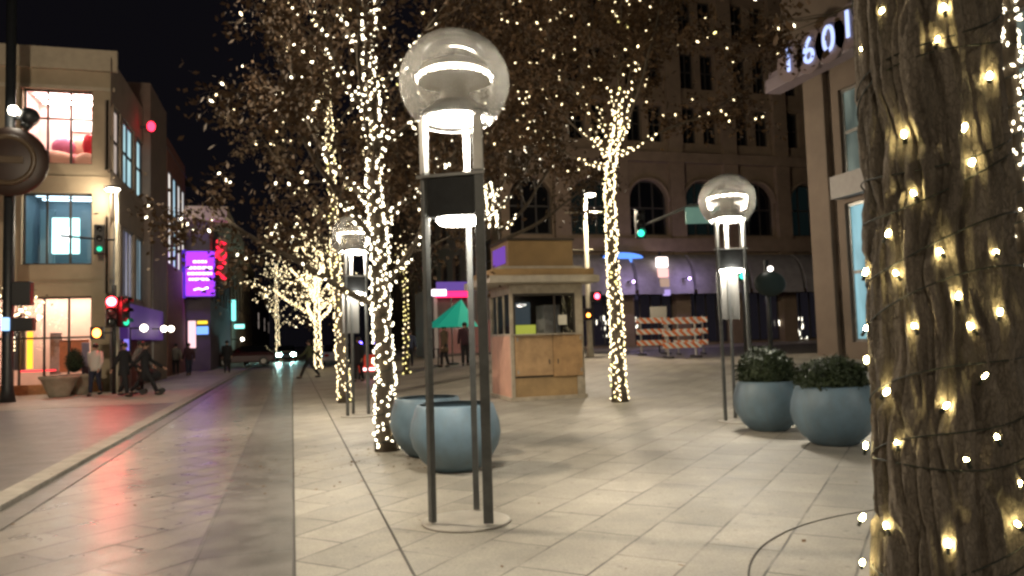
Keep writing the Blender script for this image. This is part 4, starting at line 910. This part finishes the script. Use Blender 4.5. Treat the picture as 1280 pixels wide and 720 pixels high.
q = G(965,462); t = thing('banner_sign', q, 'dark oval hanging sign on a post between the right lamp and the corner building', 'sign'); b = MB(); b.tube([(0,0,0),(0,0,zabove(q,965,325))], .08, 10); b.build('post', DARKMETAL, t); b = MB(); b.ball((0,-.15,zabove(q,965,355)), .62, 24, 12, (1,.12,.7)); b.build('sign_face', mat('dark_green_sign', (.015,.022,.018), .4), t); b = MB(); b.ball((-.1,-.35,zabove(q,962,337)), .09, 10, 8); b.build('lamp', emit('small_white', (1,.9,.8), 6), t)

# barricades
ORW = bpy.data.materials.new('orange_white_stripes'); ORW.use_nodes = True
def stripes(m):
    N = m.node_tree.nodes; L = m.node_tree.links; bs = N['Principled BSDF']; tc = N.new('ShaderNodeTexCoord'); sp = N.new('ShaderNodeSeparateXYZ'); L.new(tc.outputs['Object'], sp.inputs[0])
    ad = N.new('ShaderNodeMath'); L.new(sp.outputs['X'], ad.inputs[0]); L.new(sp.outputs['Z'], ad.inputs[1])
    mu = N.new('ShaderNodeMath'); mu.operation = 'MULTIPLY'; mu.inputs[1].default_value = 3.2; L.new(ad.outputs[0], mu.inputs[0])
    fr_ = N.new('ShaderNodeMath'); fr_.operation = 'FRACT'; L.new(mu.outputs[0], fr_.inputs[0]); gt = N.new('ShaderNodeMath'); gt.operation = 'GREATER_THAN'; gt.inputs[1].default_value = .5; L.new(fr_.outputs[0], gt.inputs[0])
    mx = N.new('ShaderNodeMix'); mx.data_type = 'RGBA'; mx.inputs['A'].default_value = (.95,.25,.06,1); mx.inputs['B'].default_value = (1,.95,.85,1); L.new(gt.outputs[0], mx.inputs['Factor']); L.new(mx.outputs['Result'], bs.inputs['Base Color']); bs.inputs['Roughness'].default_value = .4
stripes(ORW)
def barricade(loc, label, w_=1.55, rz=0):
    t = thing('barricade', loc, label, 'barricade', 'striped road barricades', rz)
    for s_ in (-1,1):
        b = MB(); b.box((s_*w_*.36,0,.82),(.06,.06,1.6)); b.build('upright', mat('galvanised', (.5,.47,.42), .5), t); b = MB(); b.box((s_*w_*.36,0,.04),(.07,1.2,.06)); b.build('foot', DARKMETAL, t)
    for k in range(3):
        b = MB(); b.box((0,-.05,.50+.48*k),(w_,.03,.23)); b.build('rail', ORW, t)
    return t
barricade(G(820,443)+Vector((0,.2,0)), 'orange and white striped barricade, left of the overlapping pair', 1.5, -.15)
barricade(G(853,447), 'orange and white striped barricade, middle one standing in front', 1.6, -YAW+.12)
barricade(G(870,443)+Vector((0,.4,0)), 'orange and white striped barricade, rightmost of the group', 1.45, -YAW-.1)
q = G(835,441)+Vector((0,.8,0)); t = thing('notice_board', q, 'plain pale notice board standing up behind the barricades', 'sign'); b = MB(); b.box((0,0,1.0),(.05,.05,2.0)); b.build('post', DARKMETAL, t); b = MB(); b.box((0,-.05,1.75),(.8,.03,.7)); b.build('board', mat('pale_board', (.45,.42,.36), .6), t)

# screens and signs on the left
pq = PY(250, 342, pb_[2]-1.6); zz = pq.z; dp = depth_of(pq)
t = thing('led_screen', pq, 'large vertical purple screen with white text lines hung over the sidewalk', 'screen')
sw_, sh_ = 33/F*dp, 55/F*dp
b = MB(); b.box((0,.12,0),(sw_+.12,.2,sh_+.12)); b.build('cabinet', BLACK, t); b = MB(); b.box((0,0,0),(sw_,.03,sh_)); fc = b.build('display_face', emit('purple_led', (.36,.04,1), 1.7), t)
WL = emit('screen_white', (1,.75,1), 3.0)
for (z_, w_, h_) in ((.27,.48,.05),(.13,.86,.055),(.0,.86,.055),(-.13,.78,.05)):
    rnd = random.Random(int(w_*1000+z_*10)); b = MB(); x = -w_/2*sw_
    while x < w_/2*sw_: 
        l = rnd.uniform(.10,.30); e = min(x+l, w_/2*sw_); b.box(((x+e)/2,-.03,z_*sh_),(e-x,.02,h_*sh_)); x = e+.045
    b.build('text_line', WL, fc)
b = MB(); b.tube([(-.22*sw_,-.03,-.37*sh_),(-.05*sw_,-.03,-.34*sh_),(.1*sw_,-.03,-.37*sh_),(.22*sw_,-.03,-.33*sh_)], .05, 6); b.build('logo_mark', WL, fc)
b = MB(); b.box((-sw_*.75,.1,0),(sw_*.5,.08,sh_*1.1)); b.build('blue_side_strip', emit('indigo_strip', (.12,.04,.9), .55), t)
b = MB(); b.box((-sw_*.75-1.5,.3,sh_*.3),(3.0,.1,.1)); b.box((-sw_*.75-1.5,.3,-sh_*.3),(3.0,.1,.1)); b.build('bracket', BLACK, t)
sp = bpy.data.lights.new('screen_glow', 'AREA'); sp.shape = 'RECTANGLE'; sp.size = sw_; sp.size_y = sh_; sp.energy = 900; sp.color = (.36,.08,1); lo = bpy.data.objects.new('screen_glow', sp); col.objects.link(lo); lo.parent = t; lo.location = (0,-.12,0); lo.rotation_euler = (PI/2,0,0)
pq = PX(277, 326, pb_[1].O.x+.55); dp = depth_of(pq)
t = thing('blade_sign', pq, 'tall rounded blade sign with four glowing red letters beside the purple screen', 'sign')
b = MB(); hh_ = 23/F*dp; rr_ = 8/F*dp; b.tube([(0,0,-hh_),(0,0,hh_)], rr_, 24); b.ball((0,0,hh_), rr_, 24, 12); b.ball((0,0,-hh_), rr_, 24, 12); bd = b.build('sign_body', mat('grey_sign_body', (.28,.25,.27), .5, var=.1), t)
RL = emit('red_letter', (1,.012,.04), 3.2)
for k, z_ in enumerate((.85,.28,-.28,-.85)):
    b = MB(); c = Vector((0,-rr_-.05,z_*hh_)); r_ = .62*rr_
    if k == 1: b.tube([c+Vector((r_*math.cos(a*PI/8),0,r_*math.sin(a*PI/8))) for a in range(17)], .10, 8)
    elif k == 0: b.tube([c+Vector((-r_,0,r_*.8)), c+Vector((r_,0,r_*.2)), c+Vector((-r_,0,-r_*.9))], .1, 8)
    elif k == 2: b.tube([c+Vector((-r_,0,-r_*.5)), c+Vector((0,0,-r_*.6)), c+Vector((r_,0,r_*.8))], .1, 8)
    else: b.tube([c+Vector((-r_,0,r_*.8)), c+Vector((0,0,0)), c+Vector((r_,0,-r_*.9))], .1, 8)
    b.build('letter', RL, bd)
def lit_sign(u, v, w_, h_, xp, m, label, name='shop_sign'):
    q = PX(u, v, xp) if xp else PY(u, v, pb_[2]-.18); d = depth_of(q); t = thing(name, q, label, 'sign'); b = MB(); b.box((0,0,0),(w_/F*d,.08,h_/F*d)); b.build('sign_face', m, t, bevel=.03); b = MB(); b.box((0,.1,0),(w_/F*d+.1,.1,h_/F*d+.1)); b.build('backing', BLACK, t); return t
lit_sign(292,388,5,26,pb_[1].O.x+.35,emit('cyan_sign',(.25,1,.9),1.6),'thin vertical cyan sign on the beige building')
lit_sign(299,408,12,5,pb_[1].O.x+.5,emit('cyan_sign2',(.3,1,.85),2.2),'small bright cyan sign under the thin vertical one')
lit_sign(240,418,9,34,None,emit('white_pink_sign',(1,.6,.65),1.3),'tall pink and white lit poster board beside the small blue sign')
lit_sign(253,403,12,4,None,emit('yellow_sign',(1,.62,.05),1.6),'small yellow lit sign over the blue one')
lit_sign(253,413,14,10,None,emit('blue_sign2',(.2,.4,1),1.5),'small blue lit sign under the yellow one')
lit_sign(158,425,6,28,X0+.4,emit('violet_win',(.3,.25,1),.9),'narrow violet glowing panel in the brick shopfront')
for k, (u, v) in enumerate(((180,410),(205,411),(214,411),(303,424))):
    q = PX(u, v, X0+1.0+(1.5 if k == 3 else 0)); t = thing('wall_lamp', q, ('round white wall lamp nearest the red signal','round white wall lamp, left one of the close pair','round white wall lamp, right one of the close pair','small white lamp under the cyan sign')[k], 'lamp', 'white lamps along the left shopfronts'); b = MB(); b.ball((0,0,0), .13, 12, 8); b.build('globe', emit('wall_lamp_white', (1,.88,.70), 14), t); b = MB(); b.box((-.45,0,0),(.8,.06,.06)); b.build('bracket', BLACK, t)
for (x_, y_, lab, pw) in ((-6.5,-9,'tall street light standing on the sidewalk behind the photographer',1500), (24,20,'tall street light out of view behind the bark trunk',1900), (-6.0,12.0,'tall street light just outside the picture on the crossing',3600)):  # unseen street lights added to lift the ground and facades
    pb2 = Vector((x_,y_,H(x_,y_))); o_, h_ = cobra(pb2, 640, 360, lab, .10, .5, power=pw)
    for c_ in kids(o_):
        if c_.name.startswith(('head','arm','street_light_glow')): c_.location.z += 8-h_
        if c_.name.startswith('pole'): c_.scale.z = (8)/h_
# two slender street lights of the left row (pole lit cream)
for k, (u, v, uh, vh) in enumerate(((190,478,189,268),)):
    cobra(G(u,v), uh, vh, 'slender street light before the dark panel building', .07, -.3, power=500, col_=STEEL)

# patio: teal umbrella, red neon
q = G(566,456)
t = thing('patio_umbrella', q, 'teal green patio umbrella seen between the legs of the large globe lamp', 'umbrella')
zt = zabove(q, 572, 374); zb_ = zabove(q, 566, 409); d = depth_of(q); rr_ = 34/F*d
b = MB(); b.tube([(0,0,0),(0,0,zt+.1)], .03, 8); b.build('pole', STEEL, t)
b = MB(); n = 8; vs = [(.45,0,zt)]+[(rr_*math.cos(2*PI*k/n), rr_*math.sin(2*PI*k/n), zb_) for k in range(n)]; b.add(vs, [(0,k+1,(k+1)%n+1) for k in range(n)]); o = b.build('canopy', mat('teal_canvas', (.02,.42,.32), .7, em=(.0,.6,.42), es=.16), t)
b = MB(); b.lathe([(0,0),(.28,0),(.28,.08),(0,.1)]); b.build('base', DARKMETAL, t)
q = PY(562,368,YB-6); t = thing('neon_sign', q, 'red neon strip sign above the teal umbrella', 'sign'); b = MB(); b.box((.2,0,0),(1.9,.08,.32)); b.build('neon_tube', emit('red_neon', (1,.02,.12), 2.6), t); b = MB(); b.box((-.6,-.06,.1),(.8,.06,.34)); b.build('white_end', emit('white_neon', (1,.85,.95), 3), t); b = MB(); b.box((.4,.15,.45),(2.2,.1,.5)); b.build('violet_band', emit('violet_band', (.3,.16,.7), .45), t); b = MB(); b.tube([(1.2,.1,0),(1.2,.1,-q.z)], .06, 8); b.build('post', DARKMETAL, t)
CAFE = thing('cafe_pavilion', (9.0,YB-5.5,0), 'dark low cafe front with pale posts behind the teal umbrella', 'building')
b = MB(); b.bbox((-1.7,.0,0),(4.2,5,4.4)); b.build('wall', mat('dark_cafe_wall', (.07,.055,.05), .7, var=.3, vscale=1.5), CAFE)
for x in (-1.5,.4,2.2,4.0):
    b = MB(); b.bbox((x,-.25,0),(x+.2,-.003,4.4)); b.build('post', mat('pale_post', (.35,.32,.32), .6), CAFE)
f_ = Facade((7.3,YB-5.5,0),(1,0,0),(0,-1,0))
for k in range(3):
    b = MB(); b.quad(*[Vector((-1.2+k*1.9+dx, -.02, z_)) for dx, z_ in ((0,.8),(1.4,.8),(1.4,2.6),(0,2.6))]); b.build('window', mat('cafe_glow', (.03,.02,.02), .1, em=(.9,.35,.25), es=.12), CAFE)
# small tables
def table(loc, label):
    t = thing('cafe_table', loc, label, 'table', 'cafe tables'); b = MB(); b.lathe([(0,.72),(.36,.72),(.36,.75),(0,.75)]); b.build('top', DARKMETAL, t); b = MB(); b.tube([(0,0,.02),(0,0,.72)], .03, 8); b.build('stem', DARKMETAL, t); b = MB(); b.lathe([(0,0),(.25,0),(.24,.02),(0,.04)]); b.build('base', DARKMETAL, t)
table(G(548,457), 'small dark cafe table left under the teal umbrella'); table(G(590,455), 'small dark cafe table seen just right of the lamp leg')

# cars
def car(loc, rz, label, m, lights=None, scale=1):
    t = thing('car', loc, label, 'car', None, rz); 
    sec = [(-2.2,.45,.80,.80),(-2.05,.32,.86,.95),(-1.2,.28,.88,1.02),(1.0,.28,.88,1.0),(1.9,.30,.86,.86),(2.2,.42,.78,.66)]
    b = MB(); vs = []
    for y, z0, hw, z1 in sec: vs += [(-hw,y,z0),(hw,y,z0),(hw,y,(z0+z1)/2+.1),(hw*.9,y,z1),(-hw*.9,y,z1),(-hw,y,(z0+z1)/2+.1)]
    b.add(vs, [tuple(6*i+k for k in (0,1)) + (6*(i+1)+1, 6*(i+1)) for i in range(5)]+[(6*i+k, 6*i+(k+1)%6, 6*(i+1)+(k+1)%6, 6*(i+1)+k) for i in range(5) for k in range(1,6)]+[tuple(range(5,-1,-1)), tuple(range(30,36))]); b.build('body', m, t, bevel=.05)
    b = MB(); vs = []
    for y, hw, z in ((-1.9,.78,.98),(-1.3,.66,1.44),(.2,.66,1.46),(1.05,.76,1.0)): vs += [(-hw,y,z),(hw,y,z)]
    vs2 = [(-.8,-1.9,.95),(.8,-1.9,.95),(.8,1.05,.97),(-.8,1.05,.97)]
    b.add(vs, [(0,1,3,2),(2,3,5,4),(4,5,7,6),(0,2,4,6),(1,7,5,3)]); b.build('cabin_glass', DARKGLASS, t)
    for x in (-.8,.8):
        for y in (-1.35,1.35):
            b = MB(); b.tube([(x-.1,y,.33),(x+.1,y,.33)], .33, 20); wh = b.build('wheel', BLACK, t); b = MB(); b.tube([(x-.11,y,.33),(x+.11,y,.33)], .18, 12); b.build('rim', STEEL, wh)
    for x in (-.62,.62):
        b = MB(); b.ball((x,2.16,.66), .17, 12, 8, (1.3,.5,.8)); b.build('headlight', lights or mat('off_lens', (.4,.4,.4), .1), t)
        b = MB(); b.ball((x,-2.18,.75), .14, 12, 8, (1.4,.4,.7)); b.build('tail_light', mat('tail_off', (.2,.01,.01), .2), t)
    return t
HLT = emit('headlight_cyan', (.5,1,.95), 250)
q = G(358,452); car(Vector((q.x,q.y,0)), PI, 'oncoming car with dazzling cyan white headlights far down the mall', mat('car_dark', (.02,.02,.025), .3), HLT)
q = G(330,457); car(Vector((q.x-.5,q.y,.09)), PI, 'dark car parked by the kerb far left of the oncoming one', mat('car_grey', (.05,.05,.055), .3))
q = G(306,458); car(Vector((q.x,q.y,.09)), PI/2, 'dark maroon car standing crosswise near the left sidewalk', mat('car_maroon', (.06,.015,.02), .3))
q = G(418,456); car(Vector((q.x,q.y,0)), 0, 'pale grey car seen from behind, between the golden tree and the lit trunk', mat('car_silver', (.3,.33,.36), .35))
# pedicab / cart with red and blue lights
q = G(461,474); t = thing('vending_cart', q, 'red cart with small blue lights on top, between the two wrapped trunks', 'cart')
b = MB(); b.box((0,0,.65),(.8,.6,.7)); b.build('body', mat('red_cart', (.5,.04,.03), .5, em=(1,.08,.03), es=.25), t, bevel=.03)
b = MB(); b.box((.0,-.33,.42),(.5,.05,.10)); b.build('front_light', emit('cart_pink', (1,.5,.5), 6), t)
for x in (-.32,.32):
    b = MB(); b.tube([(x,0,1.0),(x,0,1.42)], .03, 8); b.build('pole', STEEL, t); b = MB(); b.ball((x,-.05,1.46), .09, 10, 8); b.build('blue_light', emit('blue_beacon', (.12,.08,1), 14), t)
    b = MB(); b.tube([(x*1.2-.04,0,.25),(x*1.2+.04,0,.25)], .25, 18); b.build('wheel', BLACK, t)

# ------------------------------------------------------------------ people
SKIN = mat('skin', (.45,.27,.19), .6)
HAIR = mat('dark_hair', (.02,.014,.01), .6)
def skin_mesh(name, chains, m, parent, sub=1):
    """chains: list of lists of (point, radius); points that coincide with an earlier one are joined"""
    vs, es, rs, idx, roots = [], [], [], {}, []
    for ch in chains:
        prev = None
        for p, r in ch:
            k = tuple(round(c, 3) for c in p)
            if k not in idx:
                idx[k] = len(vs); vs.append(p); rs.append(r)
                if prev is None: roots.append(idx[k])
            if prev is not None and (prev, idx[k]) not in es: es.append((prev, idx[k]))
            prev = idx[k]
    me = bpy.data.meshes.new(name); me.from_pydata([tuple(v) for v in vs], es, []); me.materials.append(m)
    o = bpy.data.objects.new(name, me); col.objects.link(o); o.parent = parent
    md = o.modifiers.new('skin', 'SKIN'); md.use_smooth_shade = True
    sv = me.skin_vertices[0].data
    for i, r in enumerate(rs):
        rr = r if hasattr(r, '__len__') else (r, r); sv[i].radius = rr; sv[i].use_root = i in roots
    s = o.modifiers.new('sub', 'SUBSURF'); s.levels = sub; s.render_levels = sub
    return o
def person(loc, rz, label, coat, trousers, stride=.0, armswing=.3, coat_len=.0, hair=HAIR, s=1.0, lean=0, arms_fwd=0, group=None, skirtcoat=False, hairlong=False, shoes=None):
    t = thing('person', loc, label, 'person', group, rz); t.scale = (s,s,s)
    V = lambda x, y, z: Vector((x, y+lean*(z-.9) if z > .9 else y, z))
    pel = V(0,0,.95); che = V(0,0,1.28); nk = V(0,0.0,1.48); hd = V(0,.02,1.62)
    legs, arms = [], []
    for s_ in (-1,1):
        st = stride*s_; hip = V(.09*s_,0,.90); kn = Vector((.10*s_, st*.55+.03, .49)); an = Vector((.10*s_, st-(.05 if st < 0 else 0), .09+(.05 if st < -.1 else 0))); toe = an+Vector((.01*s_,.16,-.05))
        legs.append((hip, kn, an, toe))
        sh = V(.18*s_,0,1.42); aw = -armswing*s_*(1 if stride >= 0 else -1)
        if arms_fwd: el = sh+Vector((.04*s_,.10,-.26)); wr = el+Vector((-.02*s_,.24,-.02))
        else: el = sh+Vector((.06*s_, aw*.35-.02, -.28)); wr = el+Vector((.01*s_, aw*.6+.06, -.24))
        dr = (wr-el).normalized(); arms.append((sh, el, wr, dr))
    ch = [[(pel,.10),(che,.12),(nk,.055),(V(0,.01,1.54),.05),(hd,(.075,.09)),(V(0,.015,1.70),(.07,.085)),(V(0,.01,1.745),.04)]]
    for (hip,kn,an,toe) in legs: ch.append([(pel,.10),(hip,.085),(kn,.055),(an,.04),(toe,.03)])
    for s_, (sh,el,wr,dr) in zip((-1,1), arms):
        palm = wr+dr*.06; ch.append([(che,.12),(sh,.05),(el,.038),(wr,.026),(palm,(.036,.016))])
        side = dr.cross(Vector((1,0,0))).normalized()
        for k in range(4):
            a = palm+side*(.012*(k-1.5))+dr*.01; ch.append([(a+Vector((.0005*k,0,0)),.010),(a+dr*.05+side*.004*(k-1.5),.009),(a+dr*(.085-.008*abs(k-1.3))+Vector((-.012*s_,0,0)),.007)])
        a = wr+dr*.035+side*.022; ch.append([(a,.011),(a+side*.022+dr*.022,.010),(a+side*.03+dr*.05,.008)])
    bd = skin_mesh('body', ch, SKIN, t)
    b = MB(); b.ball(hd+Vector((0,.095,-.005)), .018, 8, 6, (.8,1.1,1.4))
    for s_ in (-1,1): b.ball(hd+Vector((.083*s_,.0,.0)), .025, 8, 6, (.4,.8,1.2))
    b.build('face', SKIN, t)
    b = MB()
    for s_ in (-1,1): b.ball(hd+Vector((.032*s_,.088,.03)), .011, 8, 6)
    b.build('eye', mat('eye_dark', (.02,.02,.02), .2), t)
    b = MB(); b.ball(hd+Vector((0,-.02,.06)), .112, 16, 10, (.90,1.0,.86))
    if hairlong: b.ball(hd+Vector((0,-.06,-.08)), .10, 14, 8, (.95,.6,1.6))
    b.build('hair', hair, t)
    def loft(b, rings, n=16):
        vs = [Vector((c.x+rx*math.cos(2*PI*k/n), c.y+ry*math.sin(2*PI*k/n), c.z)) for c, rx, ry in rings for k in range(n)]
        b.add(vs, [(i*n+k, i*n+(k+1)%n, (i+1)*n+(k+1)%n, (i+1)*n+k) for i in range(len(rings)-1) for k in range(n)]+[tuple(reversed(range(n)))], True)
    b = MB(); hz = .84-coat_len
    rr = [(V(0,0,hz),.185+coat_len*.12,.145+coat_len*.12)] + ([(V(0,0,.80),.195,.155)] if coat_len > .1 else []) + [(V(0,0,.98),.175,.135),(V(0,0,1.12),.175,.135),(V(0,0,1.30),.205,.15),(V(0,0,1.40),.20,.13),(V(0,0,1.46),.13,.10),(V(0,0,1.53),.07,.075)]
    loft(b, rr)
    for (sh,el,wr,dr) in arms: b.tube([sh.lerp(V(0,0,1.40),.35), sh, sh.lerp(el,.5), el, wr-dr*.01], [.075,.08,.07,.062,.05], 12); b.ball(sh, .082, 10, 8)
    b.build('coat', coat, t)
    b = MB(); loft(b, [(Vector((0,0,.80)),.12,.10),(Vector((0,0,.88)),.17,.13),(Vector((0,0,1.0)),.16,.12)])
    for (hip,kn,an,toe) in legs: b.tube([hip+Vector((0,0,.06)), hip.lerp(kn,.35), kn, kn.lerp(an,.4), an+Vector((0,0,.01))], [.10,.10,.072,.068,.056], 12)
    b.build('trousers', trousers, t)
    for (hip,kn,an,toe) in legs:
        b = MB(); mid = (an+toe)/2+Vector((0,-.01,-.01)); b.ball(Vector((mid.x,mid.y,max(.045,mid.z-.02))), .1, 12, 8, (.5,1.45,.48)); b.build('shoe', shoes or BLACK, t)
    return t
blk = mat('black_cloth', (.012,.012,.015), .85); wht = mat('white_cloth', (.6,.55,.5), .8); gry = mat('grey_cloth', (.16,.15,.14), .85); nvy = mat('navy_cloth', (.02,.025,.05), .85); olv = mat('olive_cloth', (.05,.06,.025), .85); brn = mat('brown_cloth', (.12,.085,.05), .85); dkr = mat('dark_plum_cloth', (.05,.02,.03), .85)
person(G(119,495), 2.9, 'person in a white top and dark trousers standing by the stone planters', wht, nvy, .12, .25)
person(G(155,496), -1.9, 'person all in black walking, first of the close group by the red signal', blk, blk, .16, .3, .15)
person(G(172,491)+Vector((.0,.5,0)), -1.9, 'person in a bulky grey brown jacket in the middle of the close group', gry, blk, .12, .3, .1, s=1.03)
person(G(181,494), -1.6, 'person in a long black coat with wide stride, right side of the close group', blk, blk, .38, .5, .38)
person(G(220,469), 0.2, 'person in a dark jacket standing before the dark shopfront, left of a pair', gry, blk, .08, .2)
person(G(236,469), 0.4, 'person in a plum jacket standing before the dark shopfront, right of a pair', dkr, nvy, .1, .2)
person(G(284,466), PI, 'person in a wide dark coat standing alone under the red blade sign', blk, blk, .06, .2, .3, s=1.05)
person(G(387,473), 1.35, 'person in an olive jacket striding across the mall before the golden tree', olv, blk, .42, .6)
person(G(449,477), 2.6, 'person in dark clothes standing beside the red cart', blk, blk, .1, .2, .2)
person(G(513,458), 0, 'person in dark clothes behind the slender yellow lit tree', nvy, blk, .08, .2)
person(G(556,459), 2, 'person in a brown coat standing under the teal umbrella', brn, blk, .08, .2, .2)
person(G(582,457), 3, 'person in a plum top near the teal umbrella, beside the lamp leg', dkr, blk, .05, .2)
# pushchair with the group
q = G(186,493)+Vector((.05,.25,0)); t = thing('pushchair', q, 'black pushchair rolled by the group near the red signal', 'pushchair', rz=-1.6)
b = MB(); b.ball((0,0,.62), .28, 16, 10, (.8,1.1,.8)); b.build('seat', blk, t)
for x in (-.22,.22):
    b = MB(); b.tube([(x,-.35,1.02),(x,.0,.55),(x,.3,.12)], .012, 6); b.tube([(x,.1,.5),(x,-.25,.12)], .012, 6); b.build('frame', STEEL, t)
    for y in (-.25,.3): b = MB(); b.tube([(x-.02,y,.09),(x+.02,y,.09)], .09, 16); b.build('wheel', BLACK, t)
b = MB(); b.tube([(-.22,-.35,1.02),(.22,-.35,1.02)], .018, 6); b.build('handle', BLACK, t)
